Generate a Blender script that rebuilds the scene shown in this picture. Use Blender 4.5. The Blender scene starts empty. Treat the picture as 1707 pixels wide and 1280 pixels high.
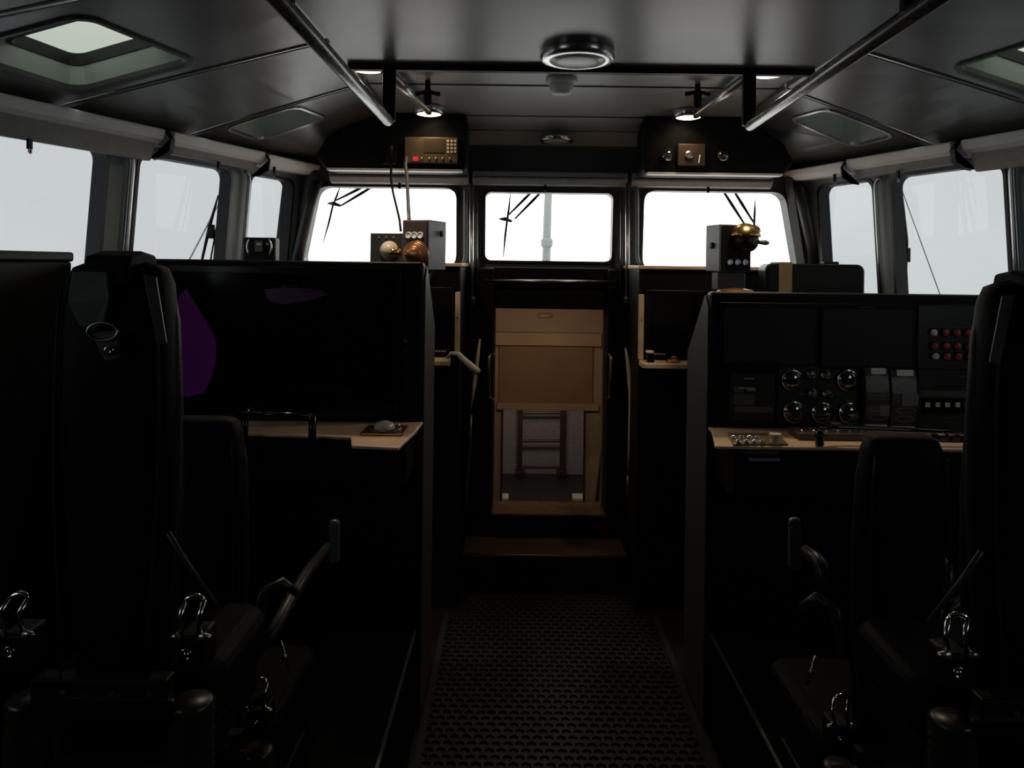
import bpy, bmesh, math, random
from mathutils import Vector, Matrix
random.seed(7)
sc = bpy.context.scene
COL = sc.collection
# ---------------------------------------------------------------- camera
F = 1250.0; VX, VY = 864.0, 440.0; ROLL = math.radians(0.75)
E = 1.45; CX = -0.153                    # eye height, camera offset from the centreline
cd = bpy.data.cameras.new('camera'); cam = bpy.data.objects.new('camera', cd); COL.objects.link(cam)
cd.sensor_width = 36.0; cd.lens = F/1707*36; cd.shift_x = -(VX-853.5)/1707; cd.shift_y = -(640-VY)/1707
cd.clip_start = 0.02; cd.clip_end = 300
cam.matrix_world = Matrix.Translation((CX,0,E)) @ Matrix.Rotation(math.radians(90),4,'X') @ Matrix.Rotation(ROLL,4,'Z')
sc.camera = cam
# ---------------------------------------------------------------- light and exposure
w = bpy.data.worlds.new('fog'); sc.world = w; w.use_nodes = True
nt = w.node_tree; nt.nodes.clear()
wo = nt.nodes.new('ShaderNodeOutputWorld'); bg = nt.nodes.new('ShaderNodeBackground')
tc = nt.nodes.new('ShaderNodeTexCoord'); nz = nt.nodes.new('ShaderNodeTexNoise'); cr = nt.nodes.new('ShaderNodeValToRGB')
nz.inputs['Scale'].default_value = 1.3; nz.inputs['Detail'].default_value = 1.0
cr.color_ramp.elements[0].position = 0.35; cr.color_ramp.elements[0].color = (0.90,0.93,0.94,1)
cr.color_ramp.elements[1].position = 0.65; cr.color_ramp.elements[1].color = (1.0,1.0,0.985,1)
nt.links.new(tc.outputs['Generated'], nz.inputs['Vector']); nt.links.new(nz.outputs['Fac'], cr.inputs['Fac'])
nt.links.new(cr.outputs['Color'], bg.inputs['Color']); bg.inputs['Strength'].default_value = 4.0
nt.links.new(bg.outputs['Background'], wo.inputs['Surface'])
sc.view_settings.view_transform = 'Standard'; sc.view_settings.look = 'None'
sc.view_settings.gamma = 1.0; sc.view_settings.exposure = 0.0; sc.view_settings.use_curve_mapping = False
sc.cycles.max_bounces = 8; sc.cycles.transparent_max_bounces = 12

def P(px, py, Y):
    """point at depth Y seen at that spot of the photograph"""
    a = (px-VX)/F; b = (VY-py)/F; c, s = math.cos(ROLL), math.sin(ROLL)
    return Vector((CX + (a*c - b*s)*Y, Y, E + (a*s + b*c)*Y))

# ---------------------------------------------------------------- materials
MATS = {}
def mat(name, col, rough=0.5, metal=0.0, emit=None, es=0.0, nscale=30.0, namt=0.12, bump=0.0, spec=0.5, coat=0.0):
    if name in MATS: return MATS[name]
    m = bpy.data.materials.new(name); m.use_nodes = True; t = m.node_tree; b = t.nodes['Principled BSDF']
    tc = t.nodes.new('ShaderNodeTexCoord'); n = t.nodes.new('ShaderNodeTexNoise')
    n.inputs['Scale'].default_value = nscale; n.inputs['Detail'].default_value = 3
    t.links.new(tc.outputs['Object'], n.inputs['Vector'])
    r = t.nodes.new('ShaderNodeValToRGB')
    lo = tuple(max(0,c*(1-namt)) for c in col); hi = tuple(min(1,c*(1+namt)) for c in col)
    r.color_ramp.elements[0].position = .3; r.color_ramp.elements[0].color = lo+(1,)
    r.color_ramp.elements[1].position = .7; r.color_ramp.elements[1].color = hi+(1,)
    t.links.new(n.outputs['Fac'], r.inputs['Fac']); t.links.new(r.outputs['Color'], b.inputs['Base Color'])
    mr = t.nodes.new('ShaderNodeMapRange'); mr.inputs['To Min'].default_value = max(0,rough*0.88); mr.inputs['To Max'].default_value = min(1,rough*1.12)
    t.links.new(n.outputs['Fac'], mr.inputs['Value']); t.links.new(mr.outputs['Result'], b.inputs['Roughness'])
    b.inputs['Metallic'].default_value = metal; b.inputs['Specular IOR Level'].default_value = spec
    if coat: b.inputs['Coat Weight'].default_value = coat; b.inputs['Coat Roughness'].default_value = .08
    if emit: b.inputs['Emission Color'].default_value = tuple(emit)+(1,); b.inputs['Emission Strength'].default_value = es
    if bump:
        bp = t.nodes.new('ShaderNodeBump'); bp.inputs['Strength'].default_value = bump; bp.inputs['Distance'].default_value = .002
        n2 = t.nodes.new('ShaderNodeTexNoise'); n2.inputs['Scale'].default_value = nscale*8
        t.links.new(tc.outputs['Object'], n2.inputs['Vector']); t.links.new(n2.outputs['Fac'], bp.inputs['Height']); t.links.new(bp.outputs['Normal'], b.inputs['Normal'])
    MATS[name] = m; return m
def glassmat(name, tint, refl=0.06):
    m = bpy.data.materials.new(name); m.use_nodes = True; t = m.node_tree; t.nodes.clear()
    o = t.nodes.new('ShaderNodeOutputMaterial'); mx = t.nodes.new('ShaderNodeMixShader')
    tr = t.nodes.new('ShaderNodeBsdfTransparent'); gl = t.nodes.new('ShaderNodeBsdfGlossy')
    tc = t.nodes.new('ShaderNodeTexCoord'); n = t.nodes.new('ShaderNodeTexNoise'); r = t.nodes.new('ShaderNodeValToRGB')
    n.inputs['Scale'].default_value = 2.2; n.inputs['Detail'].default_value = 0
    r.color_ramp.elements[0].position = .4; r.color_ramp.elements[1].position = .6
    r.color_ramp.elements[0].color = tuple(c*.975 for c in tint)+(1,); r.color_ramp.elements[1].color = tuple(tint)+(1,)
    t.links.new(tc.outputs['Object'], n.inputs['Vector']); t.links.new(n.outputs['Fac'], r.inputs['Fac']); t.links.new(r.outputs['Color'], tr.inputs['Color'])
    gl.inputs['Roughness'].default_value = .02; mx.inputs['Fac'].default_value = refl
    t.links.new(tr.outputs[0], mx.inputs[1]); t.links.new(gl.outputs[0], mx.inputs[2]); t.links.new(mx.outputs[0], o.inputs['Surface'])
    return m
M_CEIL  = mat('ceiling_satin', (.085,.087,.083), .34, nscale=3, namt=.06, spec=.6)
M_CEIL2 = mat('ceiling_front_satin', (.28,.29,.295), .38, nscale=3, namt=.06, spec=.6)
M_SEAM  = mat('seam_trim', (.10,.10,.095), .4)
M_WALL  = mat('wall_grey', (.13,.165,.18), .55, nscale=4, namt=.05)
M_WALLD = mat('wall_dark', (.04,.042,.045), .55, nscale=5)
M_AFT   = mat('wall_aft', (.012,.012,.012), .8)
M_RUBB  = mat('gasket_rubber', (.012,.012,.014), .5)
M_BLACK = mat('black_plastic', (.0035,.0035,.0035), .5, spec=.15)
M_BLKG  = mat('black_gloss', (.004,.004,.004), .18, spec=.4)
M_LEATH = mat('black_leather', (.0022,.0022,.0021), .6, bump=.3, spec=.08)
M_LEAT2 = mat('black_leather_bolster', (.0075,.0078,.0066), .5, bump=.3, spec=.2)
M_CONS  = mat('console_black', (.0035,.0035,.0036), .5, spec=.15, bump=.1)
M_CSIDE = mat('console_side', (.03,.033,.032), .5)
M_PANEL = mat('instrument_panel', (.012,.013,.0135), .42, spec=.4)
M_SCR   = mat('screen_off', (.003,.003,.0035), .12, spec=.25)
M_SCR2  = mat('screen_matte', (.012,.0135,.0135), .5, spec=.3)
M_TAN   = mat('tan_laminate', (.60,.41,.27), .45, nscale=14)
M_CHROM = mat('chrome', (.72,.72,.70), .16, 1.0, namt=.03)
M_STEEL = mat('brushed_steel', (.42,.42,.42), .3, 1.0)
M_TUBE  = mat('rail_tube', (.10,.10,.10), .28, .6)
M_BRASS = mat('brass', (.62,.40,.16), .25, 1.0)
M_COPP  = mat('copper_brown', (.35,.17,.08), .35, .8)
M_GBOX  = mat('grey_box_paint', (.075,.076,.085), .5)
M_BLIND = mat('blind_cassette', (.72,.73,.73), .5, nscale=6, namt=.04)
M_BLINF = mat('blind_fabric', (.26,.26,.265), .8)
M_FBLND = mat('front_blind_cassette', (.24,.245,.25), .5)
M_LAMPR = mat('lamp_ring', (.55,.55,.54), .22, .9)
M_LAMPO = mat('lamp_off_lens', (.50,.52,.50), .3)
M_LON   = mat('lamp_lens_on', (1,.9,.7), .4, emit=(1.0,.86,.58), es=5.0)
M_WHITE = mat('white_plastic', (.80,.80,.78), .45)
M_CREAM = mat('cream_paint', (.62,.52,.36), .45)
M_WELL  = mat('skylight_well', (.34,.39,.345), .45, nscale=5, namt=.12)
M_BROWN = mat('brown_panel', (.25,.18,.125), .55, nscale=6)
M_CABW  = mat('cabin_wall', (.40,.34,.27), .6, nscale=5)
M_CABG  = mat('cabin_grey', (.34,.30,.27), .6, nscale=5)
M_WOOD  = mat('dark_ladder', (.05,.028,.016), .45)
M_STEP  = mat('step_lacquer', (.065,.042,.03), .25, nscale=9)
M_MAT   = mat('rubber_mat', (.022,.023,.020), .5, spec=.3)
M_FLOOR = mat('floor_brown', (.014,.007,.005), .45, nscale=5)
M_RED   = mat('red_button', (.45,.07,.08), .35)
M_GREEN = mat('green_button', (.10,.45,.33), .35)
M_LBL   = mat('label_pale', (.30,.31,.31), .6)
M_LBLD  = mat('label_dim', (.07,.075,.075), .6)
M_YEL   = mat('olive_strap', (.16,.125,.06), .6)
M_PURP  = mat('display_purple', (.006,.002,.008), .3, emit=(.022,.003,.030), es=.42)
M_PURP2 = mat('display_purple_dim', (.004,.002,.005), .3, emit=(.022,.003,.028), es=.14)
M_HULL  = mat('deck_grey', (.62,.63,.63), .7)
M_MAST  = mat('mast_grey', (.10,.105,.105), .6)
M_PALE  = mat('pale_cladding', (.72,.73,.72), .8, nscale=.5)
G_FRONT = glassmat('front_glass', (.985,.985,.965), .02)
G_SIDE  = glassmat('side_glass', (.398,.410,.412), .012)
G_AFT   = glassmat('aft_glass', (.68,.70,.70), .02)
G_SKY   = glassmat('skylight_glass', (.37,.385,.36), .015)

# ---------------------------------------------------------------- mesh helpers
def new(): return bmesh.new()
def obj(name, bm, m, parent=None, smooth=False, bevel=0, seg=2, label=None):
    bmesh.ops.recalc_face_normals(bm, faces=bm.faces)
    me = bpy.data.meshes.new(name); bm.to_mesh(me); bm.free(); me.materials.append(m)
    o = bpy.data.objects.new(name, me); COL.objects.link(o)
    if smooth:
        for p in me.polygons: p.use_smooth = True
    if bevel:
        b = o.modifiers.new('bevel','BEVEL'); b.width = bevel; b.segments = seg; b.limit_method = 'ANGLE'; b.angle_limit = .6
    if parent:
        o.parent = parent      # parents stand unrotated while being built; parts are modelled in world space
        o.matrix_parent_inverse = Matrix.Translation(parent.location).inverted() if parent.parent is None else Matrix.Identity(4)
    if label: o['label'] = label
    return o
def thing(name, label, cat, loc=(0,0,0), group=None):
    o = bpy.data.objects.new(name, None); COL.objects.link(o); o.location = loc; o.empty_display_size = .05
    o['label'] = label; o['category'] = cat
    if group: o['group'] = group
    return o
def tag(o, label, cat, group=None):
    o['label'] = label; o['category'] = cat
    if group: o['group'] = group
    return o
def struct(o):
    o['kind'] = 'structure'; return o
def box(bm, lo, hi):
    lo, hi = [min(a,b) for a,b in zip(lo,hi)], [max(a,b) for a,b in zip(lo,hi)]
    v = [bm.verts.new((x,y,z)) for x in (lo[0],hi[0]) for y in (lo[1],hi[1]) for z in (lo[2],hi[2])]
    for f in ((0,1,3,2),(4,6,7,5),(0,4,5,1),(2,3,7,6),(0,2,6,4),(1,5,7,3)): bm.faces.new([v[i] for i in f])
    return v
def prism(bm, pts, vec):
    """polygon pts (3d) extruded along vec"""
    vec = Vector(vec); a = [bm.verts.new(Vector(p)) for p in pts]; b = [bm.verts.new(Vector(p)+vec) for p in pts]
    n = len(a); bm.faces.new(a); bm.faces.new(b[::-1])
    for i in range(n): bm.faces.new((a[i],a[(i+1)%n],b[(i+1)%n],b[i]))
def basis(d):
    d = Vector(d).normalized(); u = d.orthogonal().normalized()
    if abs(d.z) < .95: u = d.cross(Vector((0,0,1))).normalized()
    return u, d.cross(u).normalized()
def tube(bm, pts, r, n=10, caps=True):
    pts = [Vector(p) for p in pts]; rr = r if isinstance(r,(list,tuple)) else [r]*len(pts); rings = []
    u = None
    for i,p in enumerate(pts):
        d = (pts[min(i+1,len(pts)-1)]-pts[max(i-1,0)]).normalized()
        if u is None: u,_ = basis(d)
        u = (u - d*u.dot(d)).normalized(); v = d.cross(u)
        rings.append([bm.verts.new(p+(u*math.cos(2*math.pi*k/n)+v*math.sin(2*math.pi*k/n))*rr[i]) for k in range(n)])
    for a,b in zip(rings,rings[1:]):
        for k in range(n): bm.faces.new((a[k],a[(k+1)%n],b[(k+1)%n],b[k]))
    if caps: bm.faces.new(rings[0][::-1]); bm.faces.new(rings[-1])
def arc3(a, b, c, k=8):
    """quadratic curve a-b-c"""
    a,b,c = Vector(a),Vector(b),Vector(c)
    return [a*(1-t)**2+b*2*t*(1-t)+c*t*t for t in [i/k for i in range(k+1)]]
def lathe(bm, c, axis, prof, n=24):
    """prof: list of (radius, distance along axis)"""
    c = Vector(c); ax = Vector(axis).normalized(); u,v = basis(ax); rings = []
    for r,h in prof:
        if r < 1e-6: rings.append([bm.verts.new(c+ax*h)])
        else: rings.append([bm.verts.new(c+ax*h+(u*math.cos(2*math.pi*k/n)+v*math.sin(2*math.pi*k/n))*r) for k in range(n)])
    for a,b in zip(rings,rings[1:]):
        for k in range(n):
            if len(a)==1 and len(b)==1: continue
            if len(a)==1: bm.faces.new((a[0],b[(k+1)%n],b[k]))
            elif len(b)==1: bm.faces.new((a[k],a[(k+1)%n],b[0]))
            else: bm.faces.new((a[k],a[(k+1)%n],b[(k+1)%n],b[k]))
    if len(rings[0])>1: bm.faces.new(rings[0][::-1])
    if len(rings[-1])>1: bm.faces.new(rings[-1])
def rrect(x0,y0,x1,y1,r,k=5,skew=0):
    out = []
    for cx,cy,a0 in ((x1-r,y0+r,-90),(x1-r,y1-r,0),(x0+r,y1-r,90),(x0+r,y0+r,180)):
        for i in range(k+1):
            a = math.radians(a0+90*i/k); out.append((cx+r*math.cos(a), cy+r*math.sin(a)))
    return out
def rpoly(pts, r, k=5):
    """round the corners of a 2d polygon"""
    out=[]; n=len(pts)
    for i in range(n):
        p=Vector(pts[i]); a=Vector(pts[i-1])-p; b=Vector(pts[(i+1)%n])-p
        ra=min(r,a.length*.45,b.length*.45); A=p+a.normalized()*ra; B=p+b.normalized()*ra
        for j in range(k+1):
            t=j/k; q=A*(1-t)**2+p*2*t*(1-t)+B*t*t; out.append((q.x,q.y))
    return out
def plate(bm, outer, holes, fmap, gmap):
    """sheet with holes; fmap, gmap turn 2d into the near and far 3d faces"""
    loops = [outer]+holes; F_,B_ = [],[]
    def sheet(mp):
        vs_all=[]; es=[]
        for lp in loops:
            vs=[bm.verts.new(mp(*p)) for p in lp]; vs_all.append(vs)
            for i in range(len(vs)): es.append(bm.edges.new((vs[i],vs[(i+1)%len(vs)])))
        bmesh.ops.triangle_fill(bm, edges=es, use_beauty=True)
        return vs_all
    A = sheet(fmap); B = sheet(gmap)
    for a,b in zip(A,B):
        n=len(a)
        for i in range(n): bm.faces.new((a[i],a[(i+1)%n],b[(i+1)%n],b[i]))
def ring(bm, outer, inner, fmap, gmap):
    A=[bm.verts.new(fmap(*p)) for p in outer]; B=[bm.verts.new(fmap(*p)) for p in inner]
    C=[bm.verts.new(gmap(*p)) for p in outer]; D=[bm.verts.new(gmap(*p)) for p in inner]; n=len(A)
    for i in range(n):
        j=(i+1)%n
        bm.faces.new((A[i],A[j],B[j],B[i])); bm.faces.new((C[i],D[i],D[j],C[j]))
        bm.faces.new((A[i],C[i],C[j],A[j])); bm.faces.new((B[i],B[j],D[j],D[i]))
def shrink(pts, d):
    c = Vector((sum(p[0] for p in pts)/len(pts), sum(p[1] for p in pts)/len(pts)))
    xs=[p[0] for p in pts]; ys=[p[1] for p in pts]; wx=(max(xs)-min(xs))/2; wy=(max(ys)-min(ys))/2
    return [(c.x+(p[0]-c.x)*(1-d/wx), c.y+(p[1]-c.y)*(1-d/wy)) for p in pts]
def copy_tree(o, parent=None):
    c = o.copy(); COL.objects.link(c)
    if parent: c.parent = parent
    for ch in list(o.children): copy_tree(ch, c)
    return c
def facepanel(bm, px0,py0,px1,py1, Y, d, r=0):
    """box whose front face covers that patch at depth Y and which goes back by d"""
    a=P(px0,py1,Y); b=P(px1,py0,Y); box(bm,(a.x,Y,a.z),(b.x,Y+d,b.z))

# ================================================================ SETTING
def half(Y): return 2.48-.348*Y if Y > 1.0 else 2.132
YF = 3.6; ZS = E+.0; LEAN=.07
# floor
bm=new(); box(bm,(-2.3,-1.1,-.06),(2.3,3.75,0)); struct(obj('floor',bm,M_FLOOR))
# side walls (port and starboard), leaning inward at the top, with three windows each
s0=Vector((half(1.0),1.0)); s1=Vector((half(YF),YF)); dirw=(s1-s0).normalized(); WL=(s1-s0).length
def wallmap(side, off=0.0):
    def f(Yp, z):      # Yp = true depth along the room
        x=half(Yp)-LEAN*max(0,z-(E-.2))+off
        return Vector((side*x, Yp, z))
    return f
wins={-1:[(2.0,2.557),(2.665,3.135),(3.23,3.53)],1:[(2.0,2.50),(2.60,3.085),(3.156,3.48)]}
ZB, ZT = E-.16, E+.385
wn=1
for side,nm in ((-1,'left'),(1,'right')):
    wins_side=wins[side]
    outer=[(1.0,0),(YF+.02,0),(YF+.02,E-.2),(YF+.02,E+.52),(1.0,E+.52),(1.0,E-.2)]
    holes=[rrect(a,ZB,b,ZT,.045) for a,b in wins_side]
    bm=new(); plate(bm,outer,holes,wallmap(side,0),wallmap(side,.035)); struct(obj('wall_'+nm,bm,M_WALL))
    ah=rrect(-.45,E-.12,.72,E+.385,.05)
    am=lambda o:(lambda y,z:Vector((side*(2.132+o),y,z)))
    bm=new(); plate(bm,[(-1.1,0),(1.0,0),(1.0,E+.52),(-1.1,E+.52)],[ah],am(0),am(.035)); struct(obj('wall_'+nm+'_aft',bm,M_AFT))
    bm=new(); ring(bm,ah,shrink(ah,.012),am(-.004),am(.045)); g=struct(obj('window_%d'%(20+(side>0)),bm,M_RUBB))
    bm=new(); plate(bm,shrink(ah,.008),[],am(.028),am(.032)); obj('pane',bm,G_AFT,g)
    for (a,b),h in zip(wins_side,holes):
        bm=new(); ring(bm,h,shrink(h,.012),wallmap(side,-.004),wallmap(side,.045)); g=struct(obj('window_%d'%wn,bm,M_RUBB)); 
        bm=new(); hh=shrink(h,.008); plate(bm,hh,[],wallmap(side,.028),wallmap(side,.032)); obj('pane',bm,G_SIDE,g)
        wn+=1
# aft wall
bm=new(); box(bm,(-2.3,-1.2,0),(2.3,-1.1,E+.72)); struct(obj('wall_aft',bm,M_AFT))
# front wall with three windows and the companionway opening
DX0,DX1=P(826,515,YF).x,P(1008,515,YF).x; DZ1=P(915,515,YF).z; DZ0=.27
def fm(off):
    return lambda x,z: Vector((x,YF+off+ (z-E)*-.10, z)) if z>E else Vector((x,YF+off,z))
H=half(YF)
outer=[(-H-.1,0),(H+.1,0),(H+.1,E),(H+.02,E+.60),(-H-.02,E+.60),(-H-.1,E)]
cwin=rrect(-.325,E+.005,.305,E+.352,.03)
lwin=rpoly([(-1.205,E-.03),(-.44,E-.03),(-.44,E+.368),(-1.12,E+.368)],.06)
rwin=rpoly([(.43,E-.03),(1.20,E-.03),(1.115,E+.368),(.43,E+.368)],.06)
door=[(DX0,DZ0),(DX1,DZ0),(DX1,DZ1),(DX0,DZ1)]
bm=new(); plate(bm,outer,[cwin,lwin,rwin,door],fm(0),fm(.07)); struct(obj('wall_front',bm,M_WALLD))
for h in (lwin,cwin,rwin):
    bm=new(); ring(bm,h,shrink(h,.012),fm(-.012),fm(.075)); g=struct(obj('window_%d'%wn,bm,M_RUBB))
    bm=new(); plate(bm,shrink(h,.008),[],fm(.05),fm(.055)); obj('pane',bm,G_FRONT,g); wn+=1
# corner posts
for side,nm in ((-1,'left'),(1,'right')):
    bm=new(); x=H-.005
    prism(bm,[(side*(x+.04),YF+.0,E-.3),(side*(x-.012),YF-.035,E-.3),(side*(x-.012),YF+.0,E-.3)],(0,0,.3))
    a=[(side*(x+.05),YF,E-.05),(side*(x-.01),YF-.055,E-.05),(side*(x-.035),YF-.02,E-.05)]
    top=[Vector(p)+Vector((-side*.09,-.03,.48)) for p in a]
    va=[bm.verts.new(p) for p in a]; vb=[bm.verts.new(p) for p in top]
    bm.faces.new(va); bm.faces.new(vb)
    for i in range(3): bm.faces.new((va[i],va[(i+1)%3],vb[(i+1)%3],vb[i]))
    struct(obj('trim_corner_'+nm,bm,M_WALLD))
    pa,pb=(P(494,436,3.52),P(528,300,3.50)) if side<0 else (P(1362,446,3.52),P(1332,312,3.50))
    bm=new(); tube(bm,[pa,pb],.026,12); struct(obj('trim_post_'+nm,bm,mat('post_dark',(.012,.013,.016),.5),smooth=True))
# ---- ceiling
ZC=E+.65; KK={-1:.72,1:.81}; YD=2.46
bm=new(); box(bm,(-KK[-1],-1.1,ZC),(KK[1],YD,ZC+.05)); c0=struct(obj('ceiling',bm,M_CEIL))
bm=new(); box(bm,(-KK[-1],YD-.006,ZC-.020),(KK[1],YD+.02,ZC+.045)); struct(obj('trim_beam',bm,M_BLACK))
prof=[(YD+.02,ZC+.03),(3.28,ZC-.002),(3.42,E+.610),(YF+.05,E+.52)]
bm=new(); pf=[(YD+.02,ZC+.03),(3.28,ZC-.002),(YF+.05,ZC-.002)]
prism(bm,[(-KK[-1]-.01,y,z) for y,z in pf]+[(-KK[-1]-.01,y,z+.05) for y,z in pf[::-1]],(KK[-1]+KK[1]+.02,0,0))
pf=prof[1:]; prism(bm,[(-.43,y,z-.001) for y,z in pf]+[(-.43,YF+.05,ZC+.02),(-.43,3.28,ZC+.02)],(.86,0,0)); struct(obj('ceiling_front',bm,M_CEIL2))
def zc(x,y,side=0):
    KX=KK[SD[0]]
    xo=half(max(y,1.0))-.03; t=(abs(x)-KX)/(xo-KX); return ZC+.0-.19*t
SD=[1]
def quadpts(ya,yb,sweep,side,n=10):
    KX=KK[side]
    """panel outline in x,y"""
    out=[]
    for i in range(n+1):
        yy=ya+(yb-ya)*i/n; out.append((KX,yy))
    for i in range(n+1):
        t=i/n; yo=yb+sweep[1]*t; xo=half(max(yo,1.0))+.05; out.append((KX+(xo-KX)*t,yo)) if i else None
    for i in range(1,n):
        t=i/n; ya2=ya+sweep[0]; yb2=yb+sweep[1]; yy=yb2+(ya2-yb2)*t; out.append((half(max(yy,1.0))+.05,yy))
    for i in range(n+1):
        t=1-i/n; yo=ya+sweep[0]*t; xo=half(max(yo,1.0))+.05
        if i<n: out.append((KX+(xo-KX)*t,yo))
    return out
def rot2(cx,cy,pts,ang):
    c,s=math.cos(ang),math.sin(ang); return [(cx+x*c-y*s, cy+x*s+y*c) for x,y in pts]
sky_specs=[ (1.335,2.01,.20,.215,1.385,2.125,.150,.13,.095), (1.11,2.955,.145,.125,1.15,3.00,.09,.08,.16)]
cuts=[(-1.1,1.62,(0,.13)),(1.635,2.20,(.13,.14)),(2.215,2.72,(.14,.14)),(2.735,3.63,(.14,.0))]
wang=math.atan(.348)
for side,nm in ((-1,'left'),(1,'right')):
    SD[0]=side; KX=KK[side]
    for k,(ya,yb,sw) in enumerate(cuts):
        o2=quadpts(ya,yb,sw,side); holes=[]
        if k in (1,3):
            sp=sky_specs[0 if k==1 else 1]
            holes=[rot2(sp[0],sp[1],rrect(-sp[2],-sp[3],sp[2],sp[3],.05),wang*.6)]
        bm=new(); plate(bm,o2,holes,lambda x,y:Vector((side*x,y,zc(x,y))),lambda x,y:Vector((side*x,y,zc(x,y)+.02)))
        struct(obj('ceiling_%s'%nm,bm,M_CEIL))
        if holes:
            h=holes[0]; top=rot2(sp[4],sp[5],rrect(-sp[6],-sp[7],sp[6],sp[7],.035),wang*.6); d=sp[8]
            ft=lambda x,y:Vector((side*x,y,zc(x,y)+d))
            # well, top frame, ceiling frame, pane
            bm=new(); A=[bm.verts.new((side*x,y,zc(x,y)+.005)) for x,y in h]; B=[bm.verts.new(ft(x,y)) for x,y in top]
            A2=[bm.verts.new((side*x*1.004,y,zc(x,y)+.03)) for x,y in h]
            n=len(A)
            for i in range(n): bm.faces.new((A[i],A[(i+1)%n],B[(i+1)%n],B[i]))
            w0=struct(obj('window_%d'%wn,bm,M_WELL)); w0['label']='skylight well sunk into the sloping ceiling'
            sol=w0.modifiers.new('s','SOLIDIFY'); sol.thickness=.008; sol.offset=1
            bm=new(); ring(bm,rot2(sp[4],sp[5],rrect(-sp[6]-.02,-sp[7]-.02,sp[6]+.02,sp[7]+.02,.04),wang*.6),rot2(sp[4],sp[5],rrect(-sp[6]+.005,-sp[7]+.005,sp[6]-.005,sp[7]-.005,.035),wang*.6),lambda x,y:ft(x,y)-Vector((0,0,.006)),lambda x,y:ft(x,y)+Vector((0,0,.03))); obj('gasket',bm,M_RUBB,w0)
            bm=new(); ring(bm,rot2(sp[0],sp[1],rrect(-sp[2]-.009,-sp[3]-.009,sp[2]+.009,sp[3]+.009,.055),wang*.6),rot2(sp[0],sp[1],rrect(-sp[2]+.002,-sp[3]+.002,sp[2]-.002,sp[3]-.002,.05),wang*.6),lambda x,y:Vector((side*x,y,zc(x,y)-.007)),lambda x,y:Vector((side*x,y,zc(x,y)+.004))); obj('window_frame',bm,M_CSIDE if k==1 else M_STEEL,w0)
            bm=new(); plate(bm,top,[],lambda x,y:ft(x,y)+Vector((0,0,.012)),lambda x,y:ft(x,y)+Vector((0,0,.016))); obj('pane',bm,G_SKY,w0)
            wn+=1
    # seam trims on the sloping side ceilings
    for (y0,s) in ((1.627,.13),(2.207,.14),(2.727,.14)):
        bm=new()
        for dy in (-.011,.008):
            pts=[]
            for i in range(11):
                t=i/10; yo=y0+s*t+dy; x=KX+(half(yo)-.02-KX)*t; pts.append((side*x,yo,zc(x,yo)-.001))
            tube(bm,pts,.0035,6)
        struct(obj('trim_seam',bm,M_SEAM))
for y0,z0 in ((2.80,ZC+.017),(3.28,ZC-.002),(3.42,E+.610)):
    bm=new(); box(bm,(-.72,y0-.004,z0-.004),(.81,y0+.004,z0+.004)); struct(obj('trim_seam',bm,M_SEAM))
# roof above everything so no light leaks between panels
bm=new()
box(bm,(-KK[-1]-.05,-1.2,ZC+.06),(KK[1]+.05,3.75,ZC+.09)); struct(obj('ceiling_roof',bm,M_WALLD))

# ---------------------------------------------------------------- ceiling lamps
def lamp(name,label,c,r,on,group=None,th=.02,col=(1.0,.72,.42)):
    t=thing(name,label,'lamp',c,group); x,y,z=c
    bm=new(); lathe(bm,(x,y,z),(0,0,-1),[(r,0),(r,th*.6),(r*.94,th),(r*.74,th*1.05),(r*.74,th*.5)],40); obj('lamp_ring',bm,M_LAMPR,t,smooth=True,bevel=.001)
    bm=new(); lathe(bm,(x,y,z),(0,0,-1),[(r*.74,th*.5),(r*.74,th*.98),(r*.5,th*1.15),(0,th*1.25)],32); obj('lens',bm,M_LON if on else M_LAMPO,t,smooth=True)
    if on:
        ld=bpy.data.lights.new('lamp_light','AREA'); ld.shape='DISK'; ld.size=r*1.3; ld.energy=on; ld.color=col; ld.spread=math.radians(150)
        lo=bpy.data.objects.new('lamp_light',ld); COL.objects.link(lo); lo.parent=t; lo.location=(0,0,-th*1.4)
    return t
p=P(963,86,2.29)
lamp('ceiling_lamp','large round chrome-rimmed ceiling lamp with a grey lens, switched off, nearest the viewer',(p.x,2.29,ZC),.115,0,th=.028)
p=P(927,228,3.47)
lamp('ceiling_lamp','small round unlit lamp in the middle of the front ceiling above the centre window',(p.x,3.44,E+.583),.080,0)
p=P(715,198,3.15)
lamp('ceiling_lamp','small lit warm lamp above the radio panel on the left',(p.x,3.15,ZC+.004),.068,.33,th=.03)
p=P(1147,206,3.15)
lamp('ceiling_lamp','small lit warm lamp above the overhead gauges on the right',(p.x,3.15,ZC+.004),.068,.33,th=.03)
p=P(612,118,2.56)
lamp('ceiling_lamp','lit lamp half hidden behind the ceiling beam at the left grab rail',(p.x,2.57,ZC+.028),.068,3.2,col=(1.0,.80,.58))
p=P(1282,126,2.56)
lamp('ceiling_lamp','lit lamp half hidden behind the ceiling beam at the right grab rail',(p.x,2.57,ZC+.028),.068,3.2,col=(1.0,.80,.58))
# smoke detector
p=P(936,132,2.72); t=thing('smoke_detector','white smoke detector hanging from the ceiling just behind the beam','smoke detector',(p.x,2.72,ZC+.022))
bm=new(); lathe(bm,(p.x,2.72,ZC+.022),(0,0,-1),[(.058,0),(.058,.012),(.05,.018),(.045,.02)],32); obj('base',bm,M_WHITE,t,smooth=True,bevel=.001)
bm=new(); lathe(bm,(p.x,2.72,ZC+.002),(0,0,-1),[(.046,0),(.042,.02),(.036,.032),(0,.036)],32); obj('sensor_head',bm,M_WHITE,t,smooth=True)
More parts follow.
